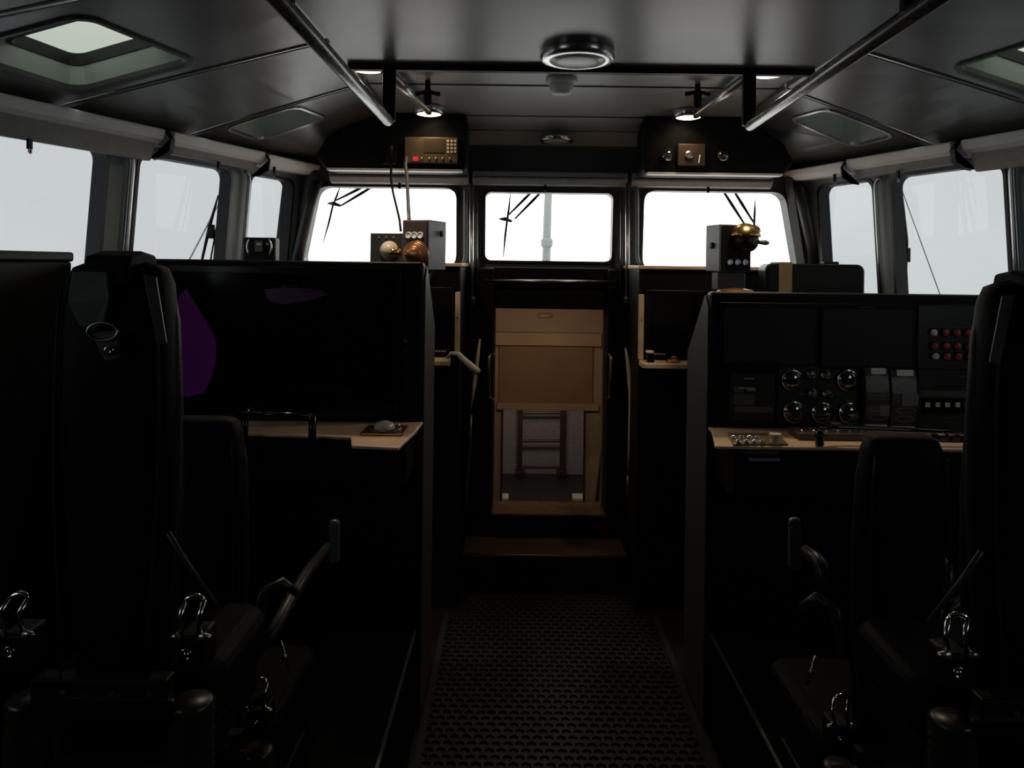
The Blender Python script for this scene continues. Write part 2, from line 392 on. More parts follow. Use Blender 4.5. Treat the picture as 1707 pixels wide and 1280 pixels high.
# ---------------------------------------------------------------- grab rails
for side,zz,lab in ((-1,.462,'long dark tubular grab rail under the ceiling on the left'),(1,.462,'long dark tubular grab rail under the ceiling on the right')):
    X=-.584 if side<0 else .597; xs=(lambda y:X) if side<0 else (lambda y:.597-(YD-y)*.039)
    t=thing('grab_rail',lab,'rail',(X,YD,ZC),'overhead grab rails')
    bm=new(); tube(bm,[(xs(-.2),-.2,E+zz),(X,YD-.012,E+zz),(X,YD-.002,E+zz),(X,YD+.004,E+zz)],[.0175,.0175,.014,.004],16); obj('rail',bm,M_TUBE,t,smooth=True)
    bm=new(); box(bm,(X-.021,YD-.012,E+zz+.0),(X+.021,YD+.012,ZC)); obj('bracket',bm,M_BLACK,t,bevel=.004)
    for yy in (1.36,.1):
        bm=new(); box(bm,(xs(yy)-.018,yy-.012,E+zz),(xs(yy)+.018,yy+.012,ZC)); obj('bracket',bm,M_BLACK,t,bevel=.004)
# ceiling tube lights behind the beam
for side,lab in ((-1,'slim silver tube light on the front ceiling left of centre'),(1,'slim silver tube light on the front ceiling right of centre')):
    a=P(650,120,2.60) if side<0 else P(1240,136,2.60); b=P(715,190,3.12) if side<0 else P(1160,192,3.12)
    a.z=ZC-.004; b.z=ZC-.016; a.y=2.52
    t=thing('tube_light',lab,'light',a)
    bm=new(); tube(bm,[a,b],.017,14); obj('tube',bm,M_STEEL,t,smooth=True)
    bm=new(); v=(b-a).normalized(); tube(bm,[a-v*.004,a+v*.02],.019,14); tube(bm,[b-v*.02,b+v*.004],.019,14); obj('end_cap',bm,M_BLACK,t)
    bm=new(); box(bm,(a.x-.012,a.y+.05,a.z),(a.x+.012,a.y+.09,ZC+.03)); box(bm,(b.x-.012,b.y-.09,b.z),(b.x+.012,b.y-.05,ZC+.02)); obj('clip',bm,M_STEEL,t)
# searchlight handles
for px,lab in ((713,'black searchlight control handle hanging from the ceiling above the left lit lamp'),(1163,'black searchlight control handle hanging from the ceiling above the right lit lamp')):
    c=P(px,157,2.75); t=thing('searchlight_crank',lab,'handle',(c.x,2.75,ZC+.017))
    bm=new(); lathe(bm,(c.x,2.75,ZC+.017),(0,0,-1),[(.010,0),(.010,.03),(.015,.035),(.015,.08),(.010,.09),(.0,.092)],16); obj('stem',bm,M_BLACK,t,smooth=True,bevel=.001)
    bm=new(); z=c.z; tube(bm,[(c.x-.045,2.75,z),(c.x-.02,2.75,z+.003),(c.x+.02,2.75,z+.003),(c.x+.045,2.75,z)],[.009,.005,.005,.009],10); tube(bm,[(c.x-.04,2.75,z+.004),(c.x,2.75,z+.013),(c.x+.04,2.75,z+.004)],.004,8); obj('cross_handle',bm,M_BLACK,t,smooth=True)

# ---------------------------------------------------------------- overhead consoles
def overhead(side,lab):
    t=thing('overhead_console',lab,'console',(side*.7,3.3,E+.5))
    x0,x1=.385,1.02; yf=3.26
    bm=new()
    pts=[(x0,yf,E+.405),(x1-.02,yf,E+.405),(x1+.02,yf+.0,E+.46),(x1-.02,yf,E+.535),(x0+.43,yf-.02,E+.645),(x0,yf-.02,E+.645)]
    prism(bm,[(side*x,y,z) for x,y,z in pts],(0,.20,0)); obj('housing',bm,M_BLACK,t,bevel=.012)
    bm=new(); box(bm,(side*(x0+.02),yf-.006,E+.398),(side*(x1-.03),yf+.05,E+.407)); obj('edge_strip',bm,M_BLIND,t,label='pale strip along the lower edge')
    return t,yf
tl,yf=overhead(-1,'black overhead console with the radio set, above the left front window')
tr,yf=overhead(1,'black overhead console with round gauges, above the right front window')
YO=yf-.022
# radio
rb=thing('radio','marine radio with small screen, keypad and red button in the left overhead console','radio',P(718,250,YO))
bm=new(); facepanel(bm,674,229,763,271,YO-.012,.04); obj('faceplate',bm,mat('radio_face',(.07,.05,.03),.45),rb,bevel=.003)
bm=new(); facepanel(bm,707,232,741,254,YO-.015,.01); obj('screen',bm,mat('radio_screen',(.05,.035,.02),.3),rb)
bm=new()
for i in range(3):
    for j in range(4): facepanel(bm,745+i*6,233+j*6,748.5+i*6,236.5+j*6,YO-.016,.01)
obj('keypad',bm,M_CREAM,rb)
bm=new(); facepanel(bm,688,261,697,268,YO-.019,.02); obj('red_button',bm,mat('radio_red',(.7,.03,.05),.35,emit=(.8,.02,.05),es=.25),rb,bevel=.001)
for x in (703,716,727,738,750): bm=new(); lathe(bm,P(x,265,YO-.012),(0,-1,0),[(.006,0),(.006,.01),(.004,.012)],12); obj('knob',bm,M_BRASS,rb,smooth=True)
# handset and cords
hp=P(650,254,YO-.012); hs=thing('radio_handset','black microphone handset hooked left of the radio with a cord hanging down','microphone',hp)
bm=new(); lathe(bm,hp+Vector((0,0,.035)),(0,0,-1),[(0,0),(.014,.003),(.018,.02),(.014,.05),(.011,.085),(.0,.09)],14); obj('handset',bm,M_BLACK,hs,smooth=True)
bm=new(); box(bm,hp+Vector((-.03,-.004,-.05)),hp+Vector((.03,.012,.045))); obj('cradle',bm,M_BLKG,hs,bevel=.004)
bm=new(); pts=[P(x,y,d) for x,y,d in ((652,278,3.22),(652,300,3.18),(655,320,3.1),(661,345,2.95),(666,366,2.84),(668,385,2.8))]; tube(bm,pts,.005,8); obj('cord',bm,M_BLACK,hs,smooth=True)
cb=new(); pts=[P(x,y,d) for x,y,d in ((678,262,3.222),(676,275,3.20),(679,300,3.15),(680,330,3.0),(681,350,2.88),(682,368,2.8))]; tube(cb,pts,.0075,8)
tag(obj('radio_cable',cb,M_GBOX,smooth=True),'grey cable hanging from the radio down to the loudspeaker box','cable')
# right overhead gauges
def gauge(parent,px,py,Y,r,dark=False,name='gauge'):
    c=P(px,py,Y); bm=new(); lathe(bm,c,(0,-1,0),[(r,0),(r,.010),(r*.9,.013),(r*.86,.008)],28); g=obj(name,bm,M_CHROM,parent,smooth=False)
    bm=new(); lathe(bm,c+Vector((0,-.0075,0)),(0,-1,0),[(r*.85,0),(r*.84,.001)],28); obj('dial',bm,mat('dial_face',(.02,.02,.021),.4),g)
    bm=new(); lathe(bm,c+Vector((0,-.009,0)),(0,-1,0),[(r*.85,0),(r*.80,.003),(r*.55,.0065),(r*.25,.0085),(0,.009)],24); obj('glass',bm,GL,g,smooth=True)
    bm=new(); a=random.uniform(.6,1.3); d=Vector((-math.sin(a),0,-math.cos(a)*.7)); tube(bm,[c+Vector((0,-.0095,0))-d*r*.1,c+Vector((0,-.0095,0))+d*r*.65],.0012,6); lathe(bm,c+Vector((0,-.009,0)),(0,-1,0),[(r*.14,0),(r*.14,.002)],12); obj('needle',bm,M_WHITE,g)
    return g
GL=bpy.data.materials.new('gauge_glass'); GL.use_nodes=True; _t=GL.node_tree; _t.nodes.clear()
_o=_t.nodes.new('ShaderNodeOutputMaterial'); _m=_t.nodes.new('ShaderNodeMixShader'); _a=_t.nodes.new('ShaderNodeBsdfTransparent'); _g=_t.nodes.new('ShaderNodeBsdfGlossy'); _f=_t.nodes.new('ShaderNodeFresnel')
_g.inputs['Roughness'].default_value=.04; _f.inputs['IOR'].default_value=2.7; _t.links.new(_f.outputs[0],_m.inputs[0]); _t.links.new(_a.outputs[0],_m.inputs[1]); _t.links.new(_g.outputs[0],_m.inputs[2]); _t.links.new(_m.outputs[0],_o.inputs[0])
for px in (1113,1205): gauge(tr,px,259,YO,.024)
cl=thing('clock_panel','brown-lit instrument panel between the two gauges of the right overhead console','instrument',P(1152,258,YO))
bm=new(); facepanel(bm,1130,240,1176,276,YO-.008,.02); obj('faceplate',bm,mat('clock_face',(.045,.028,.018),.45),cl,bevel=.003)
bm=new(); lathe(bm,P(1148,259,YO-.008),(0,-1,0),[(.018,0),(.018,.008),(.013,.011)],22); obj('dial',bm,M_STEEL,cl)
bm=new(); tube(bm,[P(1165,272,YO-.014),P(1167,258,YO-.014)],.003,8); obj('lever',bm,M_WHITE,cl)

# ---------------------------------------------------------------- blinds
def blind(a,b,zt,h,zb_fab,label,side,fab):
    """roller blind between depths a and b on a side wall"""
    t=thing('roller_blind',label,'blind',(side*(half(a)-.12),a,E+zt),'roller blinds above the side windows')
    def ends(off,z,Y): return Vector((side*(half(Y)-LEAN*.4-off),Y,E+z))
    prof=[(.0,zt),(.112,zt),(.118,zt-.005),(.110,zt-h*.62),(.084,zt-h),(.0,zt-h)]
    bm=new(); A=[bm.verts.new(ends(o,z,a)) for o,z in prof]; B=[bm.verts.new(ends(o,z,b)) for o,z in prof]
    bm.faces.new(A); bm.faces.new(B[::-1]); n=len(A)
    for i in range(n): bm.faces.new((A[i],A[(i+1)%n],B[(i+1)%n],B[i]))
    obj('cassette',bm,M_BLIND,t,bevel=.004)
    if fab:
        prof=[(.03,zt-h+.01),(.095,zt-h+.01),(.075,zt-h-fab),(.055,zt-h-fab)]
        bm=new(); e=.012; A=[bm.verts.new(ends(o,z,a+e)) for o,z in prof]; B=[bm.verts.new(ends(o,z,b-e)) for o,z in prof]
        bm.faces.new(A); bm.faces.new(B[::-1])
        for i in range(4): bm.faces.new((A[i],A[(i+1)%4],B[(i+1)%4],B[i]))
        obj('rolled_fabric',bm,M_BLINF,t,bevel=.003)
    # groove line
    bm=new(); tube(bm,[ends(.108,zt-h*.22,a+.01),ends(.108,zt-h*.22,b-.01)],.0015,5); obj('groove',bm,M_BLINF,t)
    # pull strap and buckle band
    ym={1.55:2.21,2.70:2.955,3.20:3.28}[a]; bm=new(); q=ends(.085,zt-h-fab,ym); box(bm,q+Vector((-.004,-.010,-.028)),q+Vector((.004,.010,.004))); s=obj('pull_strap',bm,M_BLACK,t,bevel=.002)
    bm=new(); lathe(bm,q+Vector((0,0,-.034)),(1,0,0),[(.008,0),(.008,.003),(.005,.003),(.005,0)],14); obj('pull_ring',bm,M_STEEL,s)
specs=[(1.55,2.66,.462,.060,.055),(2.70,3.18,.462,.056,.022),(3.20,3.575,.458,.05,.0)]
words=['long pale roller blind cassette above the rearmost window','middle pale roller blind cassette','short front roller blind cassette beside the corner post']
for side,sn in ((-1,'left'),(1,'right')):
    for (a,b,zt,h,fab),wd in zip(specs,words): blind(a,b,zt,h,0,wd+' on the '+sn+' side',side,fab)
    for yy,lab in ((2.68,'wide black strap between the rear and middle blinds on the '+sn),(3.19,'black strap between the middle and front blinds on the '+sn)):
        bm=new(); x=half(yy)-LEAN*.4
        pts=[(.02,.475),(.10,.470),(.128,.43),(.122,.385),(.09,.365),(.06,.36)]
        ww=.016 if yy<3 else .007
        pr=[(side*(x-o),yy-ww,E+z) for o,z in pts]+[(side*(x-o+.006),yy-ww,E+z-.003) for o,z in pts[::-1]]
        prism(bm,pr,(0,2*ww,0)); tag(obj('blind_strap',bm,M_BLACK,bevel=.001),lab,'strap','straps between the side blinds')
# front blinds
for (x0,x1,lab) in ((-1.04,-.39,'grey blind cassette above the left front window'),(-.372,.352,'grey blind cassette above the centre front window'),(.37,1.03,'grey blind cassette above the right front window')):
    t=thing('front_blind',lab,'blind',((x0+x1)/2,3.5,E+.42))
    bm=new(); prism(bm,[(x0,YF-.06,E+.438),(x0,YF-.105,E+.43),(x0,YF-.11,E+.395),(x0,YF-.085,E+.372),(x0,YF-.05,E+.368)],(x1-x0,0,0)); obj('cassette',bm,M_FBLND,t,bevel=.003)
    bm=new(); tube(bm,[(x0+.01,YF-.112,E+.405),(x1-.01,YF-.112,E+.405)],.002,5); obj('groove',bm,M_BLACK,t)
    xm=x0+(x1-x0)*(.5 if x0<-.5 else .47 if x0<0 else .55)
    bm=new(); box(bm,(xm-.006,YF-.085,E+.345),(xm+.006,YF-.08,E+.373)); obj('pull_strap',bm,M_BLACK,t)
# guide tubes by the windows
for side,sn in ((-1,'left'),(1,'right')):
    for yy,lab,m,r in ((2.625 if side<0 else 2.565,'grey guide tube on the pillar behind the middle window, %s side',M_STEEL,.011),(3.205 if side<0 else 3.13,'thin guide tube on the pillar before the front side window, %s side',M_STEEL,.008)):
        f=wallmap(side,-.02); bm=new(); tube(bm,arc3(f(yy-.03,E+.375),f(yy,E+.375),f(yy,E+.32),6)+[f(yy,E+.05),f(yy,E-.2)],r,12)
        tt=tag(obj('guide_tube',bm,m,smooth=True),lab%sn,'tube')
    # front pillar fittings
for px,side,lab in ((786,-1,'vertical grey tube on the pillar left of the centre window ending in a clamp'),(1046,1,'vertical grey tube on the pillar right of the centre window ending in a clamp')):
    t=thing('pillar_tube',lab,'tube',P(px,400,3.50))
    bm=new(); tube(bm,[P(px,306,3.50),P(px,430,3.46),P(px,497,3.44)],.010,12); obj('tube',bm,M_STEEL,t,smooth=True)
    bm=new(); c=P(px,500,3.44); lathe(bm,c+Vector((0,0,.015)),(0,0,-1),[(.016,0),(.018,.01),(.014,.03),(.006,.04)],14); obj('clamp',bm,M_TUBE,t)
    bm=new(); q=px+(8 if side<0 else -10); tube(bm,[P(q,318,3.53),P(q,420,3.51),P(q+2*side*-1,480,3.50)],.006,8); obj('cable',bm,M_TUBE,t,smooth=True)
    bm=new(); q=px-(10 if side<0 else -16); c0_=P(q,318,3.52); tube(bm,arc3(P(q+side*-4,314,3.54),P(q,312,3.52),P(q,325,3.52),5)+[P(q,420,3.52)]+arc3(P(q,424,3.52),P(q,432,3.52),P(q-side*-4,440,3.50),4),.009,10); obj('side_tube',bm,M_WALL,t,smooth=True)

# ================================================================ NEAR CONSOLES
YN=2.33
# ---- left: big display
zl=P(700,437,YN).z
t=thing('helm_console','tall black console with one huge dark display, in front of the left seats','console',(-.95,2.5,0))
def console_body(x0,x1,ztop,parent):
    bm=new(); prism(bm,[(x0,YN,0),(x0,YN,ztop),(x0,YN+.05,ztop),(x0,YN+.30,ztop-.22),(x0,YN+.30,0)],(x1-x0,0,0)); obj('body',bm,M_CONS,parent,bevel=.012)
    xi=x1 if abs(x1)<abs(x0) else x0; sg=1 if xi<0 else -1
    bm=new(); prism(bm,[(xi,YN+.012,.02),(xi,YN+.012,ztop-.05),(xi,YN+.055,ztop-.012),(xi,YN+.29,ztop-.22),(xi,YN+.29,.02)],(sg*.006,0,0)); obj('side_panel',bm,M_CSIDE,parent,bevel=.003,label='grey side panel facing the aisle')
XI=.447
console_body(-1.50,-XI,zl,t)
bm=new(); a=P(276,692,YN-.02); b=P(668,447,YN-.02); outer=rrect(a.x,a.z,b.x,b.z,.012); inn=rrect(a.x+.022,a.z+.022,b.x-.022,b.z-.022,.006)
ring(bm,outer,inn,lambda x,z:Vector((x,YN-.02,z)),lambda x,z:Vector((x,YN+.02,z))); dsp=obj('display',bm,M_BLKG,t,bevel=.002)
bm=new(); box(bm,(a.x+.02,YN-.014,a.z+.02),(b.x-.02,YN-.004,b.z-.02)); obj('screen',bm,M_SCR,dsp)
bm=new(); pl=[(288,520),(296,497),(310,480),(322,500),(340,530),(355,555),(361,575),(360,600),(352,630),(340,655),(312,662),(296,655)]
prism(bm,[P(x,y,YN-.0155) for x,y in pl],(0,.001,0)); obj('purple_patch',bm,M_PURP,dsp,label='dim purple shape laid over the dark display'); bm=new(); prism(bm,[P(x,y,YN-.0155) for x,y in ((440,482),(470,479),(530,482),(548,490),(520,500),(470,508),(446,500))],(0,.001,0)); obj('purple_patch',bm,M_PURP2,dsp,label='very dim purple streak near the top of the display')  # purple emissive patches set just in front of the screen
bm=new()
for k in range(6): facepanel(bm,470+k*4.5,475.5,473+k*4.5,478,YN-.0215,.002)
for k in range(7): facepanel(bm,306+k*5,665,309.5+k*5,667.5,YN-.0215,.002)
obj('lettering',bm,M_LBLD,dsp)
for k,(py) in enumerate((560,)):
    bm=new(); lathe(bm,P(676,py+8,YN-.002),(0,-1,0),[(.006,0),(.006,.004)],12); lathe(bm,P(676,py+22,YN-.002),(0,-1,0),[(.004,0),(.004,.004)],12); obj('screw',bm,M_STEEL,t)
# desk with a step in its edge
def pz(px,py,z):    # point on a level plane
    a=(px-VX)/F; b=(VY-py)/F; c,s=math.cos(ROLL),math.sin(ROLL); Y=(z-E)/(a*s+b*c); return Vector((CX+(a*c-b*s)*Y,Y,z))
zd=E-.495
bm=new(); q=[pz(690,713,zd),pz(664,746,zd),pz(586,742,zd),pz(585,728,zd),pz(410,722,zd)]; q=[Vector((-XI+.004,YN+.01,zd)),Vector((-XI-.0,q[0].y-.04,zd)),q[1],q[2],q[3],q[4],Vector((-1.45,q[4].y,zd)),Vector((-1.45,YN+.01,zd))]
prism(bm,q,(0,0,-.010)); obj('desk',bm,M_TAN,t,bevel=.004)
bm=new(); box(bm,(-1.44,2.14,zd-.14),(-XI-.02,YN,zd-.011)); obj('desk_apron',bm,M_CONS,t,bevel=.004)
# grab bar
bm=new(); a=P(412,712,2.12); b=P(524,716,2.12)
tube(bm,[(a.x,YN-.02,a.z+.045)]+arc3((a.x,2.15,a.z+.045),(a.x,2.10,a.z+.045),(a.x,2.10,a.z+.0),5)+[(a.x,2.10,zd-.06)],.010,10); obj('grab_bar',bm,M_BLKG,t,smooth=True)
bm=new(); z1=P(470,690,2.10).z; tube(bm,[(P(398,690,2.1).x,2.10,z1),(b.x,2.10,z1-.004)],.008,10)
tube(bm,[(b.x,2.10,z1),(b.x,2.10,zd-.03)],.011,10); obj('grab_bar',bm,M_BLKG,t,smooth=True)
# trackball
c=pz(641,720,zd); tb=thing('trackball','trackball with a shiny pale ball in a brown square bezel on the left desk','trackball',(c.x,c.y,zd))
bm=new(); d=.052; prism(bm,[Vector((x,y,zd)) for x,y in rrect(c.x-.062,c.y-.055,c.x+.062,c.y+.07,.01)],(0,0,.006)); obj('bezel',bm,M_COPP,tb,bevel=.002)
bm=new(); lathe(bm,(c.x,c.y,zd+.006),(0,0,1),[(.05,0),(.05,.005),(.038,.008),(.033,.006)],32); obj('ring',bm,mat('bezel_dark',(.05,.03,.02),.4),tb,smooth=True)
bm=new(); lathe(bm,(c.x,c.y,zd+.008),(0,0,1),[(.032*math.cos(t_),.026*math.sin(t_)) for t_ in [i*math.pi/2/8 for i in range(9)]],32); obj('ball',bm,mat('ball_pearl',(.55,.52,.47),.2,coat=.5),tb,smooth=True)
for k in (-1,0,1): bm=new(); lathe(bm,(c.x+k*.03,c.y+.058,zd+.006),(0,0,1),[(.007,0),(.006,.005),(0,.007)],12); obj('button',bm,M_CHROM,tb,smooth=True)
# ---- right: instrument console
zr=P(1185,486,YN).z
t=thing('helm_console','black instrument console with gauges, buttons and two blank monitors, in front of the right seats','console',(.95,2.5,0))
console_body(XI,1.50,zr,t)
PY=YN-.006
for x0,y0,x1,y1 in ((1204,512,1363,606),(1369,514,1525,611)):
    bm=new(); facepanel(bm,x0-4,y0-6,x1+3,y1+4,PY-.004,.012); m=obj('monitor',bm,M_BLACK,t,bevel=.003)
    bm=new(); facepanel(bm,x0+2,y0+3,x1-3,y1-2,PY-.0065,.004); obj('screen',bm,M_SCR2,m)
    bm=new()
    for k in range(5): facepanel(bm,(x0+x1)/2-12+k*5,y0-2.5,(x0+x1)/2-9+k*5,y0-.8,PY-.0055,.002)
    obj('lettering',bm,M_LBLD,m)
def panel(x0,y0,x1,y1,nm='panel',m=M_PANEL,off=0):
    bm=new(); facepanel(bm,x0,y0,x1,y1,PY-off,.012); return obj(nm,bm,m,t,bevel=.002)
pb=panel(1529,510,1690,615,'button_panel'); pr_=panel(1529,618,1690,700,'switch_panel'); pg=panel(1296,612,1430,707,'gauge_panel'); pk=panel(1215,622,1292,700,'alarm_panel')
panel(1529,702,1690,722,'lower_panel')
for px,py in ((1319,633),(1411,633),(1322,686),(1369,687),(1414,688)): gauge(t,px,py,PY,.033)
for px,py in ((1350,624),(1376,625),(1353,655),(1378,656)): gauge(t,px,py,PY,.0175)
def button(px,py,r,m,par):
    c=P(px,py,PY); bm=new(); lathe(bm,c,(0,-1,0),[(r*1.3,0),(r*1.3,.004),(r*1.05,.005)],18); o=obj('push_button',bm,M_BLKG,par)
    bm=new(); lathe(bm,c+Vector((0,-.004,0)),(0,-1,0),[(r,0),(r,.008),(r*.8,.011),(0,.012)],18); obj('cap',bm,m,o,smooth=True)
for r_,(yy,xo) in enumerate(((554,0),(576,1.5),(593,3))):
    for k in range(6):
        m=M_RED
        if k==0 and r_ in (0,2): m=M_WHITE
        if k==5: m=M_GREEN if r_==0 else M_RED
        button(1554+xo+k*19,yy+k*.25,.0100,m,pb)
bm=new()
for x0,y0,x1 in ((1586,522,1602),(1590,531,1618),(1598,536,1610),(1548,545,1560),(1566,545,1640),(1550,566,1640),(1552,584,1640),(1574,604,1640),(1596,610,1628)):
    x=x0
    while x<x1: wd=random.choice((2,3,4)); facepanel(bm,x,y0,min(x+wd,x1),y0+1.6,PY-.0012,.001); x+=wd+1.4
obj('label_text',bm,M_LBLD,pb)
bm=new()
for x0,y0,x1 in ((1600,627,1616),(1536,637,1556),(1540,641,1552)):
    x=x0
    while x<x1: wd=random.choice((2,3)); facepanel(bm,x,y0,min(x+wd,x1),y0+1.6,PY-.0012,.001); x+=wd+1.2
facepanel(bm,1534,652,1640,661,PY-.0012,.001)
obj('label_text',bm,M_LBLD,pr_)
for k,px in enumerate((1547,1564,1580,1597,1613,1630)):
    bm=new(); facepanel(bm,px-8,664,px+7,690,PY-.008,.01); r0=obj('rocker_switch',bm,M_BLKG,pr_,bevel=.002)
    bm=new(); facepanel(bm,px-4,671,px+3.5,678.5,PY-.010,.003); obj('lamp_window',bm,M_WHITE if k!=4 else mat('lamp_yellowish',(.75,.75,.42),.4),r0)
bm=new()
for y0,xs in ((630,(1240,1258)),(646,(1232,1259)),(649,(1246,1260))): facepanel(bm,xs[0],y0,xs[1],y0+2.2,PY-.0012,.001)
obj('label_text',bm,M_LBL,pk)
bm=new()
facepanel(bm,1223,644,1240,654,PY-.001,.001); facepanel(bm,1223,657,1258,674,PY-.001,.001); facepanel(bm,1224,678,1288,687,PY-.001,.001)
obj('label_plate',bm,M_LBLD,pk)
bm=new()
for px,py in ((1306,613),(1348,611),(1378,612),(1408,614),(1378,641),(1333,656),(1394,656),(1316,666),(1366,667),(1410,667)): facepanel(bm,px,py,px+12,py+2,PY-.0012,.001)
obj('label_text',bm,M_LBLD,pg)
# keypads with curved chrome frames
for x0,x1,y0,y1,sh in ((1437,1478,613,713,(1452,1474)),(1480,1524,616,716,(1495,1518))):
    bm=new(); A=P(x0,y1,PY); B=P(x1,y0,PY); n=9; prf=[]
    for i in range(n):
        tt=i/(n-1); prf.append((A.x,PY-.004-.020*math.sin(math.pi*tt)**.7,A.z+(B.z-A.z)*tt))
    prism(bm,[Vector(q) for q in prf]+[Vector((A.x,PY+.004,B.z)),Vector((A.x,PY+.004,A.z))],(B.x-A.x,0,0)); kp=obj('control_pad',bm,mat('pad_face',(.045,.044,.042),.35),t,bevel=.002)
    def onpad(px,py):
        q=P(px,py,PY); tt=min(1,max(0,(q.z-A.z)/(B.z-A.z))); return Vector((q.x,PY-.005-.020*math.sin(math.pi*tt)**.7,q.z))
    bm=new()
    for fy in (.16,.28,.66,.80):
        cy=y0+(y1-y0)*fy; cx=(x0+x1)/2+2; rx,ry=(x1-x0)*.36,4.6
        pts=[onpad(cx+rx*math.cos(a)*(1 if abs(math.cos(a))<.8 else 1),cy+ry*math.sin(a)) for a in [2*math.pi*i/18 for i in range(19)]]
        tube(bm,pts,.0009,5,False)
    for fy in (.38,.44,.50): tube(bm,[onpad(x0+6,y0+(y1-y0)*fy),onpad(x1-8,y0+(y1-y0)*fy)],.0007,5)
    obj('key_outline',bm,M_LBL,kp)
    bm=new(); q0=onpad(x0+12,y0+3); q1=onpad(x1-4,y0+9); box(bm,(q0.x,PY-.012,q1.z-.004),(q1.x,PY-.004,q0.z+.006)); obj('top_tab_glint',bm,M_WHITE,kp,bevel=.002)  # chrome tab, the reflection on it put in as plain white
    bm=new(); q0=onpad(x0+2,y1-7); q1=onpad(x1-2,y1); box(bm,(q0.x,PY-.014,q1.z),(q1.x,PY-.004,q0.z)); obj('bottom_tab_glint',bm,M_WHITE,kp,bevel=.002)  # white colour stands in for the reflection on this chrome tab too
    bm=new(); q0=onpad(x0+(24 if x0<1470 else 16),y0+(60 if x0<1470 else 38)); q1=onpad(x1-1,y0+(78 if x0<1470 else 58)); box(bm,(q0.x,q1.y-.004,q1.z),(q1.x,q1.y+.008,q0.z)); obj('display_tile',bm,mat('tile_grey',(.16,.16,.165),.5),kp)
# desk right
zd=E-.50
bm=new(); l0=pz(1172,716,zd); l1=pz(1192,743,zd); 
prism(bm,[Vector((XI-.002,YN+.01,zd)),Vector((XI-.002,l0.y,zd)),l1,Vector((1.45,l1.y,zd)),Vector((1.45,YN+.01,zd))],(0,0,-.010)); obj('desk',bm,M_TAN,t,bevel=.004)
bm=new(); box(bm,(XI+.02,l1.y+.04,zd-.16),(1.45,YN,zd-.011)); obj('desk_apron',bm,M_CONS,t,bevel=.004)
ya=l1.y+.035
bm=new(); facepanel(bm,1240,751,1299,757,ya,.008); obj('label_plate',bm,M_LBLD,t)
bm=new(); x=1249
while x<1297: facepanel(bm,x,764,x+4,769,ya,.008); x+=5.2
obj('label_text',bm,M_LBL,t)
bm=new(); z1=P(1400,722,2.11).z
tube(bm,[P(1366,742,2.10),P(1366,716,2.10)],.012,10); tube(bm,arc3(P(1366,717,2.10),P(1375,711,2.12),P(1400,712,2.13),5)+[P(1500,716,2.13),P(1640,722,2.13)],.007,10); obj('grab_bar',bm,M_BLKG,t,smooth=True)
bm=new(); box(bm,(P(1325,735,2.2).x,2.17,zd),(P(1450,735,2.2).x,2.26,zd+.02)); kb=obj('keyboard_tray',bm,mat('tray_brown',(.07,.045,.035),.35),t,bevel=.003)
bm=new()
for k in range(6): bm=new(); q=P(1334+k*20,733,2.2); lathe(bm,(q.x,2.19,zd+.02),(0,0,1),[(.005,0),(.004,.006),(0,.008)],10); obj('key',bm,M_STEEL,kb)
bm=new(); q=P(1395,728,2.2); box(bm,(q.x-.016,2.2,zd+.02),(q.x+.012,2.24,zd+.045)); obj('knob',bm,M_STEEL,kb)
# stud pad
c=pz(1262,733,zd); t2=thing('control_pad','control pad with two rows of bright studs and a pale knob, right desk','control pad',(c.x,c.y,zd))
bm=new(); a0,a1,a2,a3=pz(1212,725,zd),pz(1222,743,zd),pz(1314,743,zd),pz(1296,725,zd); prism(bm,[a0,a1,a2,a3],(0,0,.006)); obj('plate',bm,mat('pad_tan',(.30,.20,.11),.3,.5),t2,bevel=.002)
for yy,x0 in ((728,1223),(735.5,1231)):
    for k in range(4):
        q=pz(x0+k*13.2,yy+3,zd+.006); bm=new(); lathe(bm,q,(0,0,1),[(.0085,0),(.008,.006),(.005,.010),(0,.011)],14); obj('stud',bm,M_CHROM,t2,smooth=True)
q=pz(1292,738,zd+.006); bm=new(); lathe(bm,q,(0,0,1),[(.014,0),(.014,.016),(.017,.018),(.017,.026),(0,.028)],18); obj('knob',bm,M_CREAM,t2,bevel=.001)
# strip of indicator lights behind the right seat
for k in range(4):
    bm=new(); q=P(1572+k*18,731,2.18); box(bm,(q.x-.013,2.17,zd),(q.x+.013,2.22,zd+.018)); o=obj('indicator_key',bm,M_BLKG,t,bevel=.002)
    bm=new(); box(bm,(q.x-.007,2.18,zd+.017),(q.x+.006,2.20,zd+.021)); obj('lamp_window',bm,M_WHITE,o)

